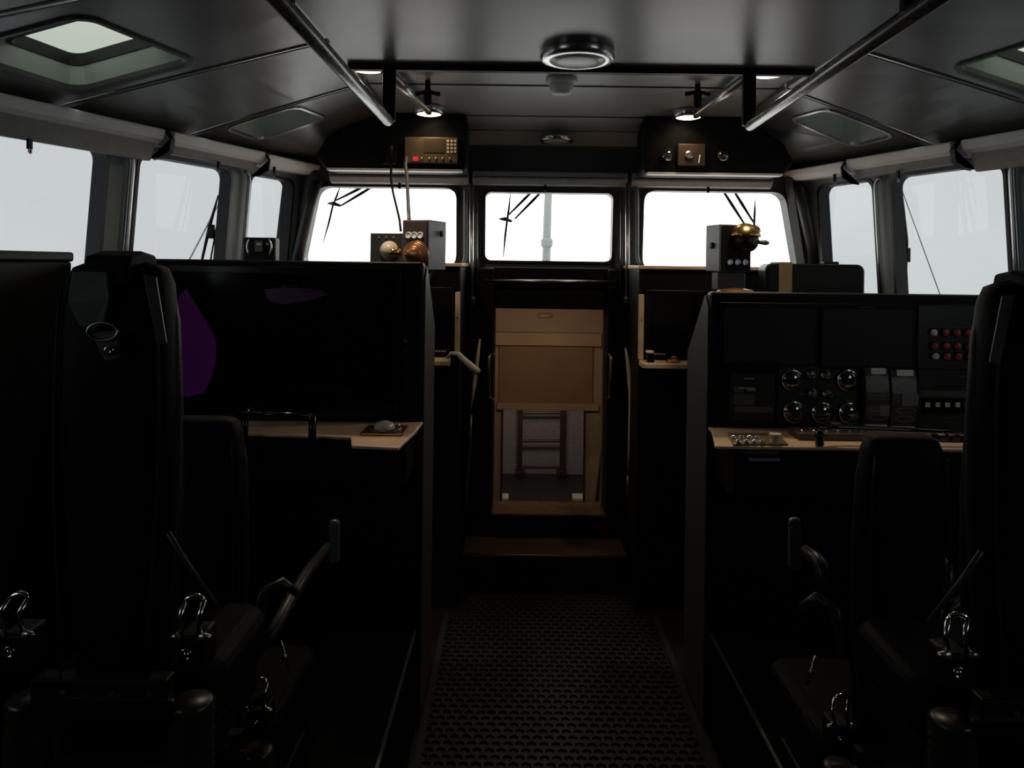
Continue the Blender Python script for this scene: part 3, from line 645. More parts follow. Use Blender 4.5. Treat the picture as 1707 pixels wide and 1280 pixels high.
# ================================================================ FRONT CONSOLES
def front_console(side,lab):
    xi=(-.395 if side<0 else .355); xo=side*1.15; y0=3.13; zt=E-.003; t=thing('chart_console',lab,'console',(side*.75,3.35,0))
    s=-side
    bm=new(); box(bm,(xi,y0+.02,0),(xo,YF-.005,zt-.008)); obj('cabinet',bm,M_CONS,t,bevel=.006)
    bm=new(); box(bm,(xi+s*.006,y0,zt-.012),(xo,YF-.002,zt+.004)); obj('top',bm,M_TAN,t,bevel=.004)
    zb=P(778,596,y0).z; z2=P(775,487,y0).z
    bm=new(); box(bm,(xi,y0-.0,zb),(xi-s*.020,y0+.03,z2)); st=obj('edge_trim',bm,M_TAN,t,bevel=.003,label='tan vertical edge strip')
    bm=new(); lathe(bm,(xi-s*.010,y0-.001,(zb+z2)/2+.03),(0,-1,0),[(.003,0),(.003,.001)],8); obj('screw',bm,M_BLACK,st)
    bm=new(); sh=[(x,y) for x,y in rrect(min(xi,xi-s*.5),y0-.11,max(xi,xi-s*.5),y0+.03,.03)]; prism(bm,[Vector((x,y,zb-.022)) for x,y in sh],(0,0,.02)); obj('shelf',bm,M_TAN,t,bevel=.003)
    bm=new(); box(bm,(xi-s*.028,y0+.006,zb+.012),(xi-s*.55,y0+.02,z2+.02)); d=obj('display',bm,M_BLKG,t,bevel=.003)
    bm=new(); box(bm,(xi-s*.05,y0+.002,zb+.04),(xi-s*.52,y0+.008,z2)); obj('screen',bm,M_SCR,d)
    bm=new()
    for k in range(5): box(bm,(xi-s*(.055+.012*k),y0-.0,zb+.022),(xi-s*(.063+.012*k),y0+.006,zb+.028))
    obj('lettering',bm,M_LBL,d)
    return t,zb,y0
t,zb,y0=front_console(-1,'low chart console with tan edging under the left front window')
t,zb,y0=front_console(1,'low chart console with tan edging under the right front window')
# things on the shelves
c=P(1084,601,y0-.05); t=thing('control_lever','small black and cream control on the shelf of the right chart console','lever',(c.x,y0-.05,zb))
bm=new(); box(bm,(c.x-.014,y0-.07,zb-.002),(c.x+.014,y0-.03,zb+.035)); obj('base',bm,M_BLACK,t,bevel=.004)
bm=new(); box(bm,(c.x-.02,y0-.085,zb+.036),(c.x+.010,y0-.04,zb+.046)); obj('cap',bm,M_CREAM,t,bevel=.004)
c=P(1122,607,y0-.05); t=thing('joystick_unit','small red-buttoned round control on the shelf of the right chart console','control',(c.x,y0-.05,zb))
bm=new(); lathe(bm,(c.x,y0-.05,zb-.002),(0,0,1),[(.03,0),(.03,.008),(.022,.014),(0,.016)],20); obj('base',bm,M_COPP,t,smooth=True)
bm=new(); lathe(bm,(c.x+.004,y0-.05,zb+.012),(0,0,1),[(.012,0),(.012,.01),(0,.014)],14); obj('button',bm,M_RED,t,smooth=True)
# throttle lever left
t=thing('throttle_lever','cream curved lever arm reaching from the left chart console towards the doorway','lever',P(757,600,3.05))
bm=new(); box(bm,P(752,610,3.06),P(766,592,3.02)); obj('base',bm,M_BLACK,t,bevel=.003)
bm=new(); tube(bm,[P(745,597,3.04),P(752,590,3.04),P(764,591,3.03),P(776,602,3.0),P(787,612,2.98),P(797,620,2.96)],[.006,.011,.012,.012,.014,.014],10); obj('arm',bm,M_CREAM,t,smooth=True)
# left and right doorway trims lit from below
for side,pts,lab in ((-1,[(800,565),(795,600),(790,640),(784,685)],'cream curved door trim on the left of the companionway'),(1,[(1043,580),(1048,610),(1052,660),(1051,720),(1047,790)],'cream curved door trim on the right of the companionway')):
    bm=new(); tube(bm,[P(x,y,3.36) for x,y in pts],[.004]+[.011]*(len(pts)-2)+[.004],8); tag(obj('door_trim',bm,M_CREAM,smooth=True),lab,'trim')
    bm=new(); y2=[(785,690),(783,740),(778,800),(776,850)] if side<0 else [(1047,792),(1048,850)]
    tube(bm,[P(x,y,3.38) for x,y in y2],.009,8); tag(obj('door_post',bm,M_TUBE,smooth=True),'dark tubular post below the cream door trim on the '+('left' if side<0 else 'right'),'post')
for side,lab in ((-1,'curved chrome grab handle on the left door jamb'),(1,'curved chrome grab handle on the right door jamb')):
    xo,xi_=(821,813) if side<0 else (1013,1020)
    t=thing('door_grab_bar',lab,'handle',P(xo,630,3.5),'door grab handles')
    bm=new(); A,B=P(xo,590,3.56),P(xo,666,3.56); C,D=P(xo,592,3.475),P(xo,663,3.475); sx=side*.012
    C.x=P(xi_+side*-1.5,592,3.50).x; D.x=C.x-side*.004
    tube(bm,[A+Vector((0,.03,0))]+arc3(A,C+Vector((0,0,.004)),C+Vector((0,0,-.02)),5)+arc3(D+Vector((0,0,.02)),D,B,5)+[B+Vector((0,.03,0))],.009,10); obj('bar',bm,M_CHROM,t,smooth=True)
# door frame and beam below the centre window
bm=new()
for x0,x1 in ((DX0-.10,DX0-.005),(DX1+.005,DX1+.10)): box(bm,(x0,YF-.09,.17),(x1,YF+.001,E-.02))
box(bm,(DX0-.10,YF-.05,DZ1+.004),(DX1+.10,YF,E-.015)); struct(obj('door_1',bm,M_BLACK,bevel=.008))
bm=new(); tube(bm,[P(805,468,YF-.09),P(1030,470,YF-.09)],.008,12)
t=thing('hand_bar','grey horizontal hand bar beneath the centre window above the doorway','rail',P(917,468,YF-.09))
obj('bar',bm,M_STEEL,t,smooth=True); bm=new()
for px in (815,918,1020): q=P(px,469,YF-.09); tube(bm,[q,q+Vector((0,.05,0))],.006,8)
obj('bracket',bm,M_TUBE,t)
# steps
bm=new(); yf0=3.30
box(bm,(-.387,yf0,0),(.347,YF-.09,.165)); s_=obj('step',bm,M_BLACK,bevel=.004); tag(s_,'low lacquered step in front of the companionway','step')
bm=new(); box(bm,(-.38,yf0+.01,.165),(.34,YF-.095,.172)); obj('tread',bm,M_STEP,s_)
bm=new(); box(bm,(-.386,yf0-.006,.163),(.346,yf0+.006,.173)); obj('nosing',bm,M_BRASS,s_,bevel=.002)
bm=new(); box(bm,(DX0-.02,YF-.085,.17),(DX1+.02,YF+.12,DZ0)); s_=obj('door_sill',bm,M_BLACK,bevel=.003); tag(s_,'raised lacquered sill at the bottom of the companionway','sill')
bm=new(); box(bm,(DX0-.015,YF-.075,DZ0-.001),(DX1+.015,YF+.118,DZ0+.005)); obj('tread',bm,mat('sill_lacquer',(.13,.08,.05),.2),s_)
# ================================================================ LOWER CABIN seen through the doorway
YB=4.7
def R(px,py,Y): return P(px,py,Y)
x0c,x1c=-.62,.62
bm=new(); box(bm,(x0c,YF+.12,-1.2),(x0c-.03,6.6,DZ1+.05)); struct(obj('wall_cabin_left',bm,M_CABW))
bm=new(); box(bm,(x1c,YF+.12,-1.2),(x1c+.03,6.6,DZ1+.05)); struct(obj('wall_cabin_right',bm,M_CABW))
bm=new(); box(bm,(x0c,YF+.075,DZ1+.03),(x1c,6.6,DZ1+.06)); struct(obj('ceiling_cabin',bm,M_CABG))
bm=new(); box(bm,(x0c,YF+.12,-1.22),(x1c,6.6,-1.2)); struct(obj('floor_cabin',bm,mat('cabin_floor',(.02,.014,.011),.5)))
bm=new(); box(bm,(-.62,YF+.075,-1.2),(.62,YF+.12,DZ0-.0)); struct(obj('wall_under_sill',bm,M_CABW))
o1=(P(836,683,YB).x,P(836,850,YB).z-.25); o2=(P(974,683,YB).x,P(900,683,YB).z)
bm=new(); plate(bm,[(x0c,-1.2),(x1c,-1.2),(x1c,DZ1+.04),(x0c,DZ1+.04)],[[(o1[0],-1.19),(o2[0],-1.19),(o2[0],o2[1]),(o1[0],o2[1])]],lambda x,z:Vector((x,YB,z)),lambda x,z:Vector((x,YB+.03,z))); struct(obj('wall_cabin_bulkhead',bm,M_CABG))
bm=new(); a=P(831,672,YB-.02); b=P(989,574,YB-.02); box(bm,(a.x,YB-.02,a.z),(b.x,YB,b.z)); pn=struct(obj('trim_cabin_panel',bm,M_BROWN,bevel=.003))
bm=new(); a=P(822,575,YB-.05); b=P(1003,556,YB-.05); box(bm,(a.x,YB-.06,a.z),(b.x,YB,b.z)); struct(obj('trim_cabin_ledge',bm,M_CABW,bevel=.003))
bm=new(); a=P(828,683,YB-.03); b=P(998,674,YB-.03); box(bm,(a.x,YB-.03,a.z),(b.x,YB,b.z)); struct(obj('trim_cabin_lintel',bm,M_CABW,bevel=.003))
bm=new(); a=P(833,900,YB-.01); b=P(839,683,YB-.01); box(bm,(a.x,YB-.012,-1.2),(b.x,YB+.03,b.z)); a=P(971,900,YB-.01); b=P(976,683,YB-.01); box(bm,(a.x,YB-.012,-1.2),(b.x,YB+.03,b.z)); struct(obj('trim_cabin_doorway',bm,M_WOOD))
# open door leaf on the right and air vent above
bm=new(); box(bm,P(979,900,YB-.03),P(1010,690,YB-.05)); dl=struct(obj('door_2',bm,mat('door_leaf',(.30,.29,.23),.5),bevel=.004))
bm=new(); prism(bm,[P(x,y,YB-.055) for x,y in ((1003,742),(998,850),(990,850))],(0,.004,0)); obj('dark_wedge_strip',bm,M_WOOD,dl)  # narrow dark wedge laid on the leaf
c=P(908,526,YB-.01); t=thing('cabin_lamp','oval light fitting high on the lower cabin bulkhead','lamp',c)
bm=new(); lathe(bm,c,(0,-1,0),[(.05,0),(.045,.012),(.03,.02),(0,.022)],24)
for v in bm.verts: v.co.x=c.x+(v.co.x-c.x)*1.0; v.co.z=c.z+(v.co.z-c.z)*.35
obj('diffuser',bm,M_CABW,t,smooth=True)
# forepeak beyond
YP=6.1
bm=new(); box(bm,(x0c,YP,-1.2),(x1c,YP+.03,DZ1)); struct(obj('wall_forepeak',bm,mat('forepeak_wall',(.30,.28,.30),.6)))
bm=new(); a=P(850,792,YP-.05); box(bm,(x0c,YP-1.0,-1.2),(x1c,YP,a.z)); struct(obj('floor_forepeak_platform',bm,mat('platform_dark',(.022,.021,.022),.5)))
t=thing('ladder','dark wooden ladder against the back wall of the lower cabin','ladder',P(901,792,YP-.08))
for xa in (867,936):
    bm=new(); a=P(xa,792,YP-.08); b=P(xa,640,YP-.08); box(bm,(a.x-.016,YP-.10,a.z),(a.x+.016,YP-.06,b.z)); obj('stile',bm,M_WOOD,t,bevel=.003)
    bm=new(); box(bm,(a.x-.04,YP-.12,a.z),(a.x+.04,YP-.04,a.z+.04)); obj('foot',bm,M_WOOD,t,bevel=.004)
for py in (688,735,779,650):
    bm=new(); a=P(867,py,YP-.08); b=P(936,py,YP-.08); tube(bm,[a,b],.012,8); obj('rung',bm,M_WOOD,t)
for px,sd in ((842,-1),(962,1)):
    a=P(px-9 if sd<0 else px-8,825,YB+.12); b=P(px+6 if sd<0 else px+11,825,YB+.12)
    t=thing('locker','white-topped low locker inside the lower doorway on the '+('left' if sd<0 else 'right'),'locker',((a.x+b.x)/2,YB+.25,-1.2))
    bm=new(); box(bm,(a.x,YB+.06,-1.2),(b.x,YB+.16,a.z-.02)); obj('body',bm,M_CABW,t,bevel=.004)
    bm=new(); box(bm,(a.x-.0,YB+.05,a.z-.02),(b.x+.0,YB+.16,a.z+.0)); obj('top',bm,M_WHITE,t,bevel=.004)
def area(loc,size,en,col,rot=(0,0,0)):
    ld=bpy.data.lights.new('cabin_light','AREA'); ld.size=size; ld.energy=en; ld.color=col; o=bpy.data.objects.new('cabin_light',ld); COL.objects.link(o); o.location=loc; o.rotation_euler=rot; return o
area((-.05,3.80,DZ1-.05),.22,1.5,(1.0,.62,.34),(math.radians(62),0,0)); area((0,5.3,.75),.25,1.6,(1.0,.78,.62),(math.radians(25),0,0))

# ================================================================ LIGHT CONTROL BOXES on the console tops
def boxat(bm,c,sx,sy,sz,rz):
    vs=box(bm,(-sx/2,-sy/2,-sz/2),(sx/2,sy/2,sz/2)); M=Matrix.Translation(c)@Matrix.Rotation(rz,4,'Z')
    for v in vs: v.co=M@v.co
    return M
YQ=2.80
# left speaker box
c=P(705,409,YQ); rz=math.radians(-20)
t=thing('speaker_box','grey box with three round white buttons and a brass horn behind the left console','speaker',(c.x,YQ,c.z-.1))
bm=new(); M=boxat(bm,c+Vector((.004,.015,0)),.108,.15,.185,rz); obj('case',bm,M_GBOX,t,bevel=.004)
def loc(M,x,y,z): return M@Vector((x,y,z))
ax=(M.to_3x3()@Vector((0,-1,0)))
bm=new(); vs=box(bm,(-.048,-.079,-.085),(.048,-.073,.085))
for v in vs: v.co=M@v.co
obj('faceplate',bm,mat('brown_face',(.05,.035,.03),.45),t)
for k in (-1,0,1):
    bm=new(); lathe(bm,loc(M,k*.024+.0,-.079,.035),ax,[(.0125,0),(.0125,.005),(.010,.007),(.009,.005),(0,.006)],20); obj('push_button',bm,M_WHITE,t,smooth=True)
bm=new(); hp=loc(M,.005,-.075,-.035); lathe(bm,hp,ax,[(.052,-.0),(.052,.006),(.046,.008),(.046,.014),(.04,.016),(.04,.022),(.033,.024),(.03,.034),(.022,.038),(.018,.055),(.012,.07),(0,.075)],28); obj('horn',bm,M_COPP,t,smooth=False,bevel=.0008)
bm=new(); q=loc(M,-.05,-.10,-.03); lathe(bm,q,(-.6,-.7,.1),[(.014,0),(.016,.02),(.010,.04),(0,.045)],16); obj('nozzle',bm,M_BRASS,t,smooth=True)
bm=new(); q=loc(M,.058,.02,.045); lathe(bm,q,M.to_3x3()@Vector((1,0,0)),[(.012,0),(.012,.008),(0,.01)],14); obj('knob',bm,M_BLACK,t)
bm=new(); b0=loc(M,0,0,-.0925); 
for k in (-1,0,1): lathe(bm,b0+Vector((k*.013,-.03,0)),(0,0,-1),[(.004,0),(.004,.006),(0,.008)],10)
obj('screw',bm,M_CHROM,t)
bm=new(); foot=P(718,505,YN+.29); tube(bm,[b0+Vector((.03,.02,.0)),b0+Vector((.01,.0,-.05)),foot],.005,8); tube(bm,[b0+Vector((-.03,.02,.0)),foot+Vector((-.02,0,0))],.006,8); obj('bracket',bm,M_TUBE,t)
# second, lower box
c=P(646,412,YQ+.02)
t=thing('control_box','small dark box with three tiny lights and a pale dome, left of the speaker box','control box',(c.x,YQ,c.z-.06))
bm=new(); M=boxat(bm,c+Vector((0,.02,-.03)),.125,.06,.165,math.radians(-6)); obj('case',bm,mat('dark_olive_case',(.028,.028,.022),.5),t,bevel=.003)
ax=M.to_3x3()@Vector((0,-1,0))
for k in (-1,0,1):
    bm=new(); lathe(bm,loc(M,k*.028,-.03,.066),ax,[(.0035,0),(.003,.004),(0,.005)],10); obj('indicator',bm,M_LBL,t,smooth=True)
bm=new(); lathe(bm,loc(M,.012,-.03,.018),ax,[(.036,0),(.034,.008),(.026,.012)]+[(.026*math.cos(a),.012+.022*math.sin(a)) for a in [i*math.pi/2/6 for i in range(1,7)]],24); obj('dome',bm,mat('dome_pearl',(.60,.53,.42),.25),t,smooth=True)
# right searchlight
c=P(1216,414,YQ); rz=math.radians(11)
t=thing('searchlight_control','grey searchlight control box with a brass dome and three ringed buttons, behind the right console','control box',(c.x,YQ,c.z-.12))
bm=new(); M=boxat(bm,c+Vector((.0,.02,0)),.125,.12,.175,rz); obj('case',bm,M_GBOX,t,bevel=.004)
ax=M.to_3x3()@Vector((0,-1,0))
bm=new(); vs=box(bm,(-.056,-.064,-.083),(.058,-.058,.083))
for v in vs: v.co=M@v.co
obj('faceplate',bm,M_BLACK,t)
for k in (-1,0,1):
    bm=new(); lathe(bm,loc(M,k*.030+.004,-.064,-.052),ax,[(.0125,0),(.0125,.004),(.009,.005),(.009,.002)],20); g=obj('push_button',bm,M_STEEL,t)
bm=new(); q=loc(M,.030,-.065,.028); 
lathe(bm,q,ax,[(.045,-.02),(.046,.01),(.042,.035),(.030,.052),(0,.06)],24); obj('motor',bm,mat('motor_dark',(.02,.018,.013),.35),t,smooth=True)
bm=new(); q=loc(M,.024,-.085,.040); lathe(bm,q,(0,0,1),[(.056,0)]+[(.056*math.cos(a),.052*math.sin(a)) for a in [i*math.pi/2/7 for i in range(1,8)]],24)
d2=loc(M,.062,-.085,.06); lathe(bm,d2,(0,0,1),[(.022,0)]+[(.022*math.cos(a),.026*math.sin(a)) for a in [i*math.pi/2/5 for i in range(1,6)]],16); obj('dome',bm,M_BRASS,t,smooth=True)
bm=new(); k0=P(1258,403,YQ-.08); k1=P(1282,405,YQ-.08); tube(bm,[k0,k0*.6+k1*.4,k1*.8+k0*.2,k1],[.005,.008,.010,.005],12); obj('knob',bm,M_GBOX,t,smooth=True)
bm=new(); q=loc(M,-.0625,.0,.01); lathe(bm,q,M.to_3x3()@Vector((-1,0,0)),[(.012,0),(.012,.008),(0,.01)],14); obj('side_knob',bm,M_BLACK,t)
bm=new(); b0=loc(M,0,0,-.0875); box(bm,b0+Vector((-.05,-.045,-.07)),b0+Vector((.055,.04,0))); obj('pedestal',bm,M_GBOX,t,bevel=.006)
bm=new(); q=P(1226,492,YQ-.05); lathe(bm,q,(0,0,1),[(.085,-.03),(.083,.0),(.06,.02),(.0,.03)],30); obj('base_disc',bm,M_COPP,t,smooth=True)
bm=new(); q=P(1226,510,YQ-.0); tube(bm,[q+Vector((0,.03,0)),Vector((q.x,q.y+.03,0))],.025,12); obj('stand',bm,M_BLACK,t)
# padded case
a=P(1276,490,2.90); b=P(1443,441,2.90)
t=thing('padded_case','rounded black case with a tan strap standing behind the right console','case',((a.x+b.x)/2,2.97,a.z-.2))
bm=new(); xs=rrect(a.x,a.z-.25,b.x,b.z,.028); prism(bm,[Vector((x,2.90,z)) for x,z in xs],(0,.10,0)); obj('body',bm,mat('case_black',(.004,.005,.004),.35,spec=.15),t,bevel=.012,seg=3)
bm=new(); s0_=P(1299,480,2.89).x; s1_=P(1321,480,2.89).x; box(bm,(s0_,2.892,a.z-.2),(s1_,2.9,b.z-.0)); box(bm,(s0_,2.892,b.z-.001),(s1_,3.0,b.z+.006)); obj('strap',bm,M_YEL,t,bevel=.002)
bm=new(); s2=P(1392,441,2.9).x; box(bm,(s2-.03,2.93,b.z-.002),(s2+.03,2.97,b.z+.010)); obj('handle',bm,M_BLACK,t,bevel=.005)
bm=new(); box(bm,(a.x+.03,2.93,0),(b.x-.03,2.99,a.z-.249)); obj('stand',bm,M_BLACK,t)
# compass / gauge unit on the left sill
c=P(432,411,3.02)
t=thing('instrument_repeater','small black instrument with chrome side handles by the left front window','instrument',(c.x,3.0,c.z-.05))
bm=new(); a=P(404,428,3.0); b=P(459,396,3.0); box(bm,(a.x,3.0,a.z-.05),(b.x,3.06,b.z)); obj('case',bm,M_BLACK,t,bevel=.008)
bm=new(); 
for px,s_ in ((411,-1),(453,1)):
    q0,q1,q2=P(px-s_*4,399,2.98),P(px+s_*3,411,2.97),P(px-s_*4,424,2.98); tube(bm,arc3(q0,q1,q2,6),.003,8)
obj('side_handle',bm,M_CHROM,t,smooth=True)
bm=new(); q0,q1=P(425,420,2.995),P(438,401,2.995); box(bm,(q0.x,2.99,q0.z),(q1.x,3.0,q1.z)); obj('dial_block',bm,mat('block_grey',(.04,.04,.045),.35),t,bevel=.002)
bm=new(); box(bm,P(428,409,2.988),P(435,405,2.985)); lathe(bm,P(446,407,2.995),(0,-1,0),[(.005,0),(.005,.004),(0,.006)],10); obj('marking',bm,M_LBL,t)
bm=new(); box(bm,(c.x-.05,3.0,E-.35),(c.x+.05,3.06,a.z-.049)); obj('stand',bm,M_BLACK,t)
c=P(452,426,2.95)
# side ledge along the walls, carries the outboard things
for side,nm in ((-1,'left'),(1,'right')):
    bm=new(); pts=[(half(2.45),2.45),(half(3.55),3.55),(half(3.55)-.16,3.55),(1.16,3.10),(1.16,2.66),(half(2.66)-.05,2.66)]
    prism(bm,[Vector((side*x,y,E-.40)) for x,y in ((half(2.66)-.02,2.66),(half(3.12)-.02,3.12),(1.16,3.12),(1.0,2.66))],(0,0,.05)); struct(obj('trim_ledge_'+nm,bm,M_CONS))

# ================================================================ SEATS
def back_mesh(bm, H, secs, thick=.09, n=20):
    """secs: (z offset from the top, half width, y offset)"""
    rings=[]
    for dz,hw,yo,th in secs:
        rg=[]
        for k in range(n):
            a=2*math.pi*k/n; ca,sa=math.cos(a),math.sin(a); e=.55
            x=hw*math.copysign(abs(ca)**e,ca); y=th*math.copysign(abs(sa)**e,sa)
            rg.append(bm.verts.new((x,yo+y,H+dz)))
        rings.append(rg)
    for a,b in zip(rings,rings[1:]):
        for k in range(n): bm.faces.new((a[k],a[(k+1)%n],b[(k+1)%n],b[k]))
    bm.faces.new(rings[0][::-1]); bm.faces.new(rings[-1])
def seat(name,label,H,near,arm_side,loc,alen=.42,adz=-.43,group=None):
    t=thing(name,label,'chair',(0,0,0),group)
    W=.083 if near else .084
    bm=new(); back_mesh(bm,H,[(0,W*.66,-.03,.02),(-.006,W*.80,-.03,.032),(-.03,W*.90,-.03,.04),(-.08,W*.95,-.03,.045),(-.20,W*1.0,-.025,.048),(-.34,W*.98,-.01,.05),(-.48,W*.88,.0,.05),(-.60,W*.80,.0,.05),(-.64,W*.76,.01,.045)],n=28)
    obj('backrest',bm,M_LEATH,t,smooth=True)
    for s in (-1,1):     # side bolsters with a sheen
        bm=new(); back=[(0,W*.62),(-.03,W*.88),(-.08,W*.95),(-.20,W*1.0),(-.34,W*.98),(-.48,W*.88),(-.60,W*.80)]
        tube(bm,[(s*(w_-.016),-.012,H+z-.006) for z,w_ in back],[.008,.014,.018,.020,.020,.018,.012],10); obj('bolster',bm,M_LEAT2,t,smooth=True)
        bm=new(); tube(bm,[(s*(w_*.93),-.068,H+z-.006) for z,w_ in back[1:]],.0022,6); obj('piping',bm,M_LEAT2,t,smooth=True)
    bm=new(); pr=rrect(-.14,.02,.14,.27 if near else .36,.05); prism(bm,[Vector((x,y,H-.74)) for x,y in pr],(0,0,.10)); obj('seat_cushion',bm,M_LEATH,t,smooth=False,bevel=.03,seg=4)
    bm=new(); prism(bm,[Vector((x,y,H-.80)) for x,y in rrect(-.12,-.05,.12,.26 if near else .32,.02)],(0,0,.055)); obj('seat_pan',bm,M_BLACK,t,bevel=.006)
    for s in (-1,1):     # chrome harness bracket: hoop, lugs and release button
        x=s*.129; z=H-.545 if near else H-.56; y=-.07
        bm=new()
        for q in (-.014,.014): tube(bm,[(x+q,y,z),(x+q+s*.004-.004,y-.004,z+.03),(x+q+.003,y+.006,z+.052)],.0042,8)
        tube(bm,arc3((x-.014+.003,y+.006,z+.05),(x+.003,y+.008,z+.064),(x+.014+.003,y+.006,z+.05),6),.0045,8); h=obj('harness_bracket',bm,M_CHROM,t,smooth=True)
        bm=new(); tube(bm,[(x-.030,y,z+.0),(x-.014,y,z+.001)],[.003,.007],10); obj('lug',bm,M_STEEL,h,smooth=True)
        bm=new(); tube(bm,[(x+.014,y,z+.001),(x+.030,y,z)],[.007,.003],10); obj('lug',bm,M_STEEL,h,smooth=True)
        bm=new(); box(bm,(x-.02,y-.004,z-.055),(x+.02,y+.05,z+.002)); obj('housing',bm,M_BLACK,t,bevel=.006)
        bm=new(); lathe(bm,(x-.003,y-.004,z-.022),(0,-1,0),[(.0085,0),(.0085,.004),(.0065,.005),(.0065,.002),(.004,.002),(.004,.005),(0,.006)],18); obj('release_button',bm,M_CHROM,t,smooth=True)
    bm=new(); z=H-.635; xa,xb=(-.05,.11) if arm_side>0 else (-.115,.09); box(bm,(xa,-.085,z),(xb,-.079,z+.0045)); obj('cross_bar',bm,M_CHROM,t,label='thin bright cross bar')
    bm=new(); box(bm,(-.10,-.080,z-.03),(.10,-.05,z+.03)); obj('cross_plate',bm,M_BLACK,t,bevel=.004)
    for x in (-.05,.02,.075): bm=new(); lathe(bm,(x,-.080,z+.012),(0,-1,0),[(.004,0),(.004,.003),(0,.004)],8); obj('bolt',bm,M_STEEL,t)
    # suspension bellows and column
    for s in (-1,1):
        bm=new(); pr=[]; z=H-.65
        for k in range(9): pr+=[(.026,k*.014),(.033,k*.014+.007)]
        lathe(bm,(s*.122,-.045,z),(0,0,-1),pr,20); obj('bellows',bm,mat('bellows_rubber',(.022,.018,.014),.35),t,smooth=True)
        bm=new(); tube(bm,[(s*.122,-.045,z-.12),(s*.122,-.03,.34)],.018,12); obj('damper',bm,M_BLACK if near else mat('damper_tube',(.11,.075,.055),.3,.5),t,smooth=True)
        bm=new(); lathe(bm,(s*.122,-.045,H-.79),(0,0,1),[(.028,-.03),(.028,0),(.018,.012),(0,.02)],16); obj('damper_cap',bm,M_BRASS if not near else M_BLACK,t,smooth=True)
    bm=new(); lathe(bm,(0,.12,0),(0,0,1),[(.12,.34),(.12,.36),(.07,.37),(.06,.39),(.055,H-.81),(.10,H-.795)],24); obj('column',bm,M_BLACK,t,smooth=True)
    bm=new(); box(bm,(-.14,-.08,.32),(.14,.24,.345)); obj('base_plate',bm,M_BLACK,t,bevel=.006)
    # strap over the top of the back with ring and snap
    if near:
        bm=new(); x0=-.034; 
        pts=[(-.02,.02,H-.02),(-.02,.01,H+.014),(-.02,-.03,H+.020),(-.02,-.07,H+.012),(-.02,-.078,H-.03)]
        prism(bm,[(x0,y,z) for _,y,z in pts]+[(x0,y*.8-.004,z-.02) for _,y,z in pts[::-1]],(.068,0,0)); obj('top_pad',bm,M_LEATH,t,bevel=.005)
        bm=new(); pts=[(-.045,-.082,H-.01),(.006,-.082,H-.01),(.013,-.09,H-.05),(.006,-.088,H-.085),(-.010,-.086,H-.098),(-.032,-.086,H-.09),(-.047,-.088,H-.055)]
        prism(bm,pts,(0,.005,0)); st=obj('harness_strap',bm,mat('strap_grey',(.010,.010,.0105),.6),t,bevel=.002,label='grey tongue of the harness strap')
        bm=new(); c=Vector((.006,-.092,H-.097)); tube(bm,[c+Vector((.022*math.cos(a),0,.013*math.sin(a))) for a in [math.pi*1.0+math.pi*2*k/16 for k in range(17)]],.0018,6,False); obj('d_ring',bm,M_STEEL,st,smooth=True)
        bm=new(); prism(bm,[(-.012,-.090,H-.100),(.026,-.090,H-.095),(.028,-.088,H-.136),(.008,-.088,H-.140)],(0,.004,0)); obj('tongue_end',bm,mat('strap_olive',(.03,.028,.022),.6),st,bevel=.001)
        bm=new(); lathe(bm,(.016,-.09,H-.124),(0,-1,0),[(.0075,0),(.0075,.003),(.005,.005),(.003,.003),(0,.005)],16); obj('snap_button',bm,M_CHROM,st,smooth=True)
        # strap on the shoulder, its highlight put in as a paler grey
        bm=new(); prism(bm,[(arm_side*.055,-.074,H-.015),(arm_side*.072,-.072,H-.018),(arm_side*.088,-.070,H-.115),(arm_side*.074,-.072,H-.115)],(0,.004,0)); obj('strap_highlight',bm,mat('strap_sheen',(.05,.05,.05),.35),t,bevel=.001)
        bm=new(); tube(bm,[(arm_side*.085,-.05,H-.40),(arm_side*.11,-.04,H-.45),(arm_side*.145,-.02,H-.52)],.004,6); obj('lap_belt',bm,mat('belt_dull',(.03,.03,.03),.5),t,smooth=True)
    for s in (-1,1):
        if s!=arm_side and near: continue
        x=s*.13
        if near: continue
        inner = (s==arm_side)
        bm=new(); tube(bm,[(s*.10,.0,H+adz-.06),(x,.03,H+adz-.02),(x,alen*.35,H+adz-.005),(x,alen*.65,H+adz),(x+s*.01,alen,H+adz+.003)],[.010,.014,.015,.014,.012],12); ar=obj('armrest',bm,mat('arm_grey',(.022,.022,.023),.4),t,smooth=True)
        bm=new(); tube(bm,[(s*.10,-.02,H-.45),(s*.115,.0,H-.36),(s*.15,.01,H-.345),(s*.175,.03,H-.375)],[.012,.013,.012,.008],10); obj('arm_hook',bm,mat('arm_grey',(.022,.022,.023),.4),t,smooth=True)
        if inner:
            bm=new(); xx=x+s*.018; prism(bm,[Vector((xx+u,alen+.03,H+adz+v)) for u,v in rrect(-.014,-.055,.014,.062,.0135)],(0,.016,0)); obj('hand_paddle',bm,mat('paddle_grey',(.085,.085,.09),.35),t,bevel=.004)
    if not near:
        s=arm_side
        bm=new(); a=Vector((s*.155,.02,H-.52)); tube(bm,[a+Vector((-.01*s,0,.05)),a+Vector((0,0,.02)),a+Vector((.008*s,0,-.01))],.003,6); lathe(bm,a+Vector((-.001*s,-.0,.018)),(0,-1,0),[(.006,0),(.006,.005),(0,.008)],10); obj('belt_buckle',bm,M_STEEL,t,smooth=True)
        bm=new(); prism(bm,[a+Vector((s*.012,0,-.07)),a+Vector((s*.004,0,-.075)),a+Vector((-s*.03,0,-.13)),a+Vector((-s*.024,0,-.115))],(0,.004,0)); obj('belt_tongue',bm,M_STEEL,t)
    t.location=loc; return t
cA=(P(172,500,1.09).x,1.17,0)
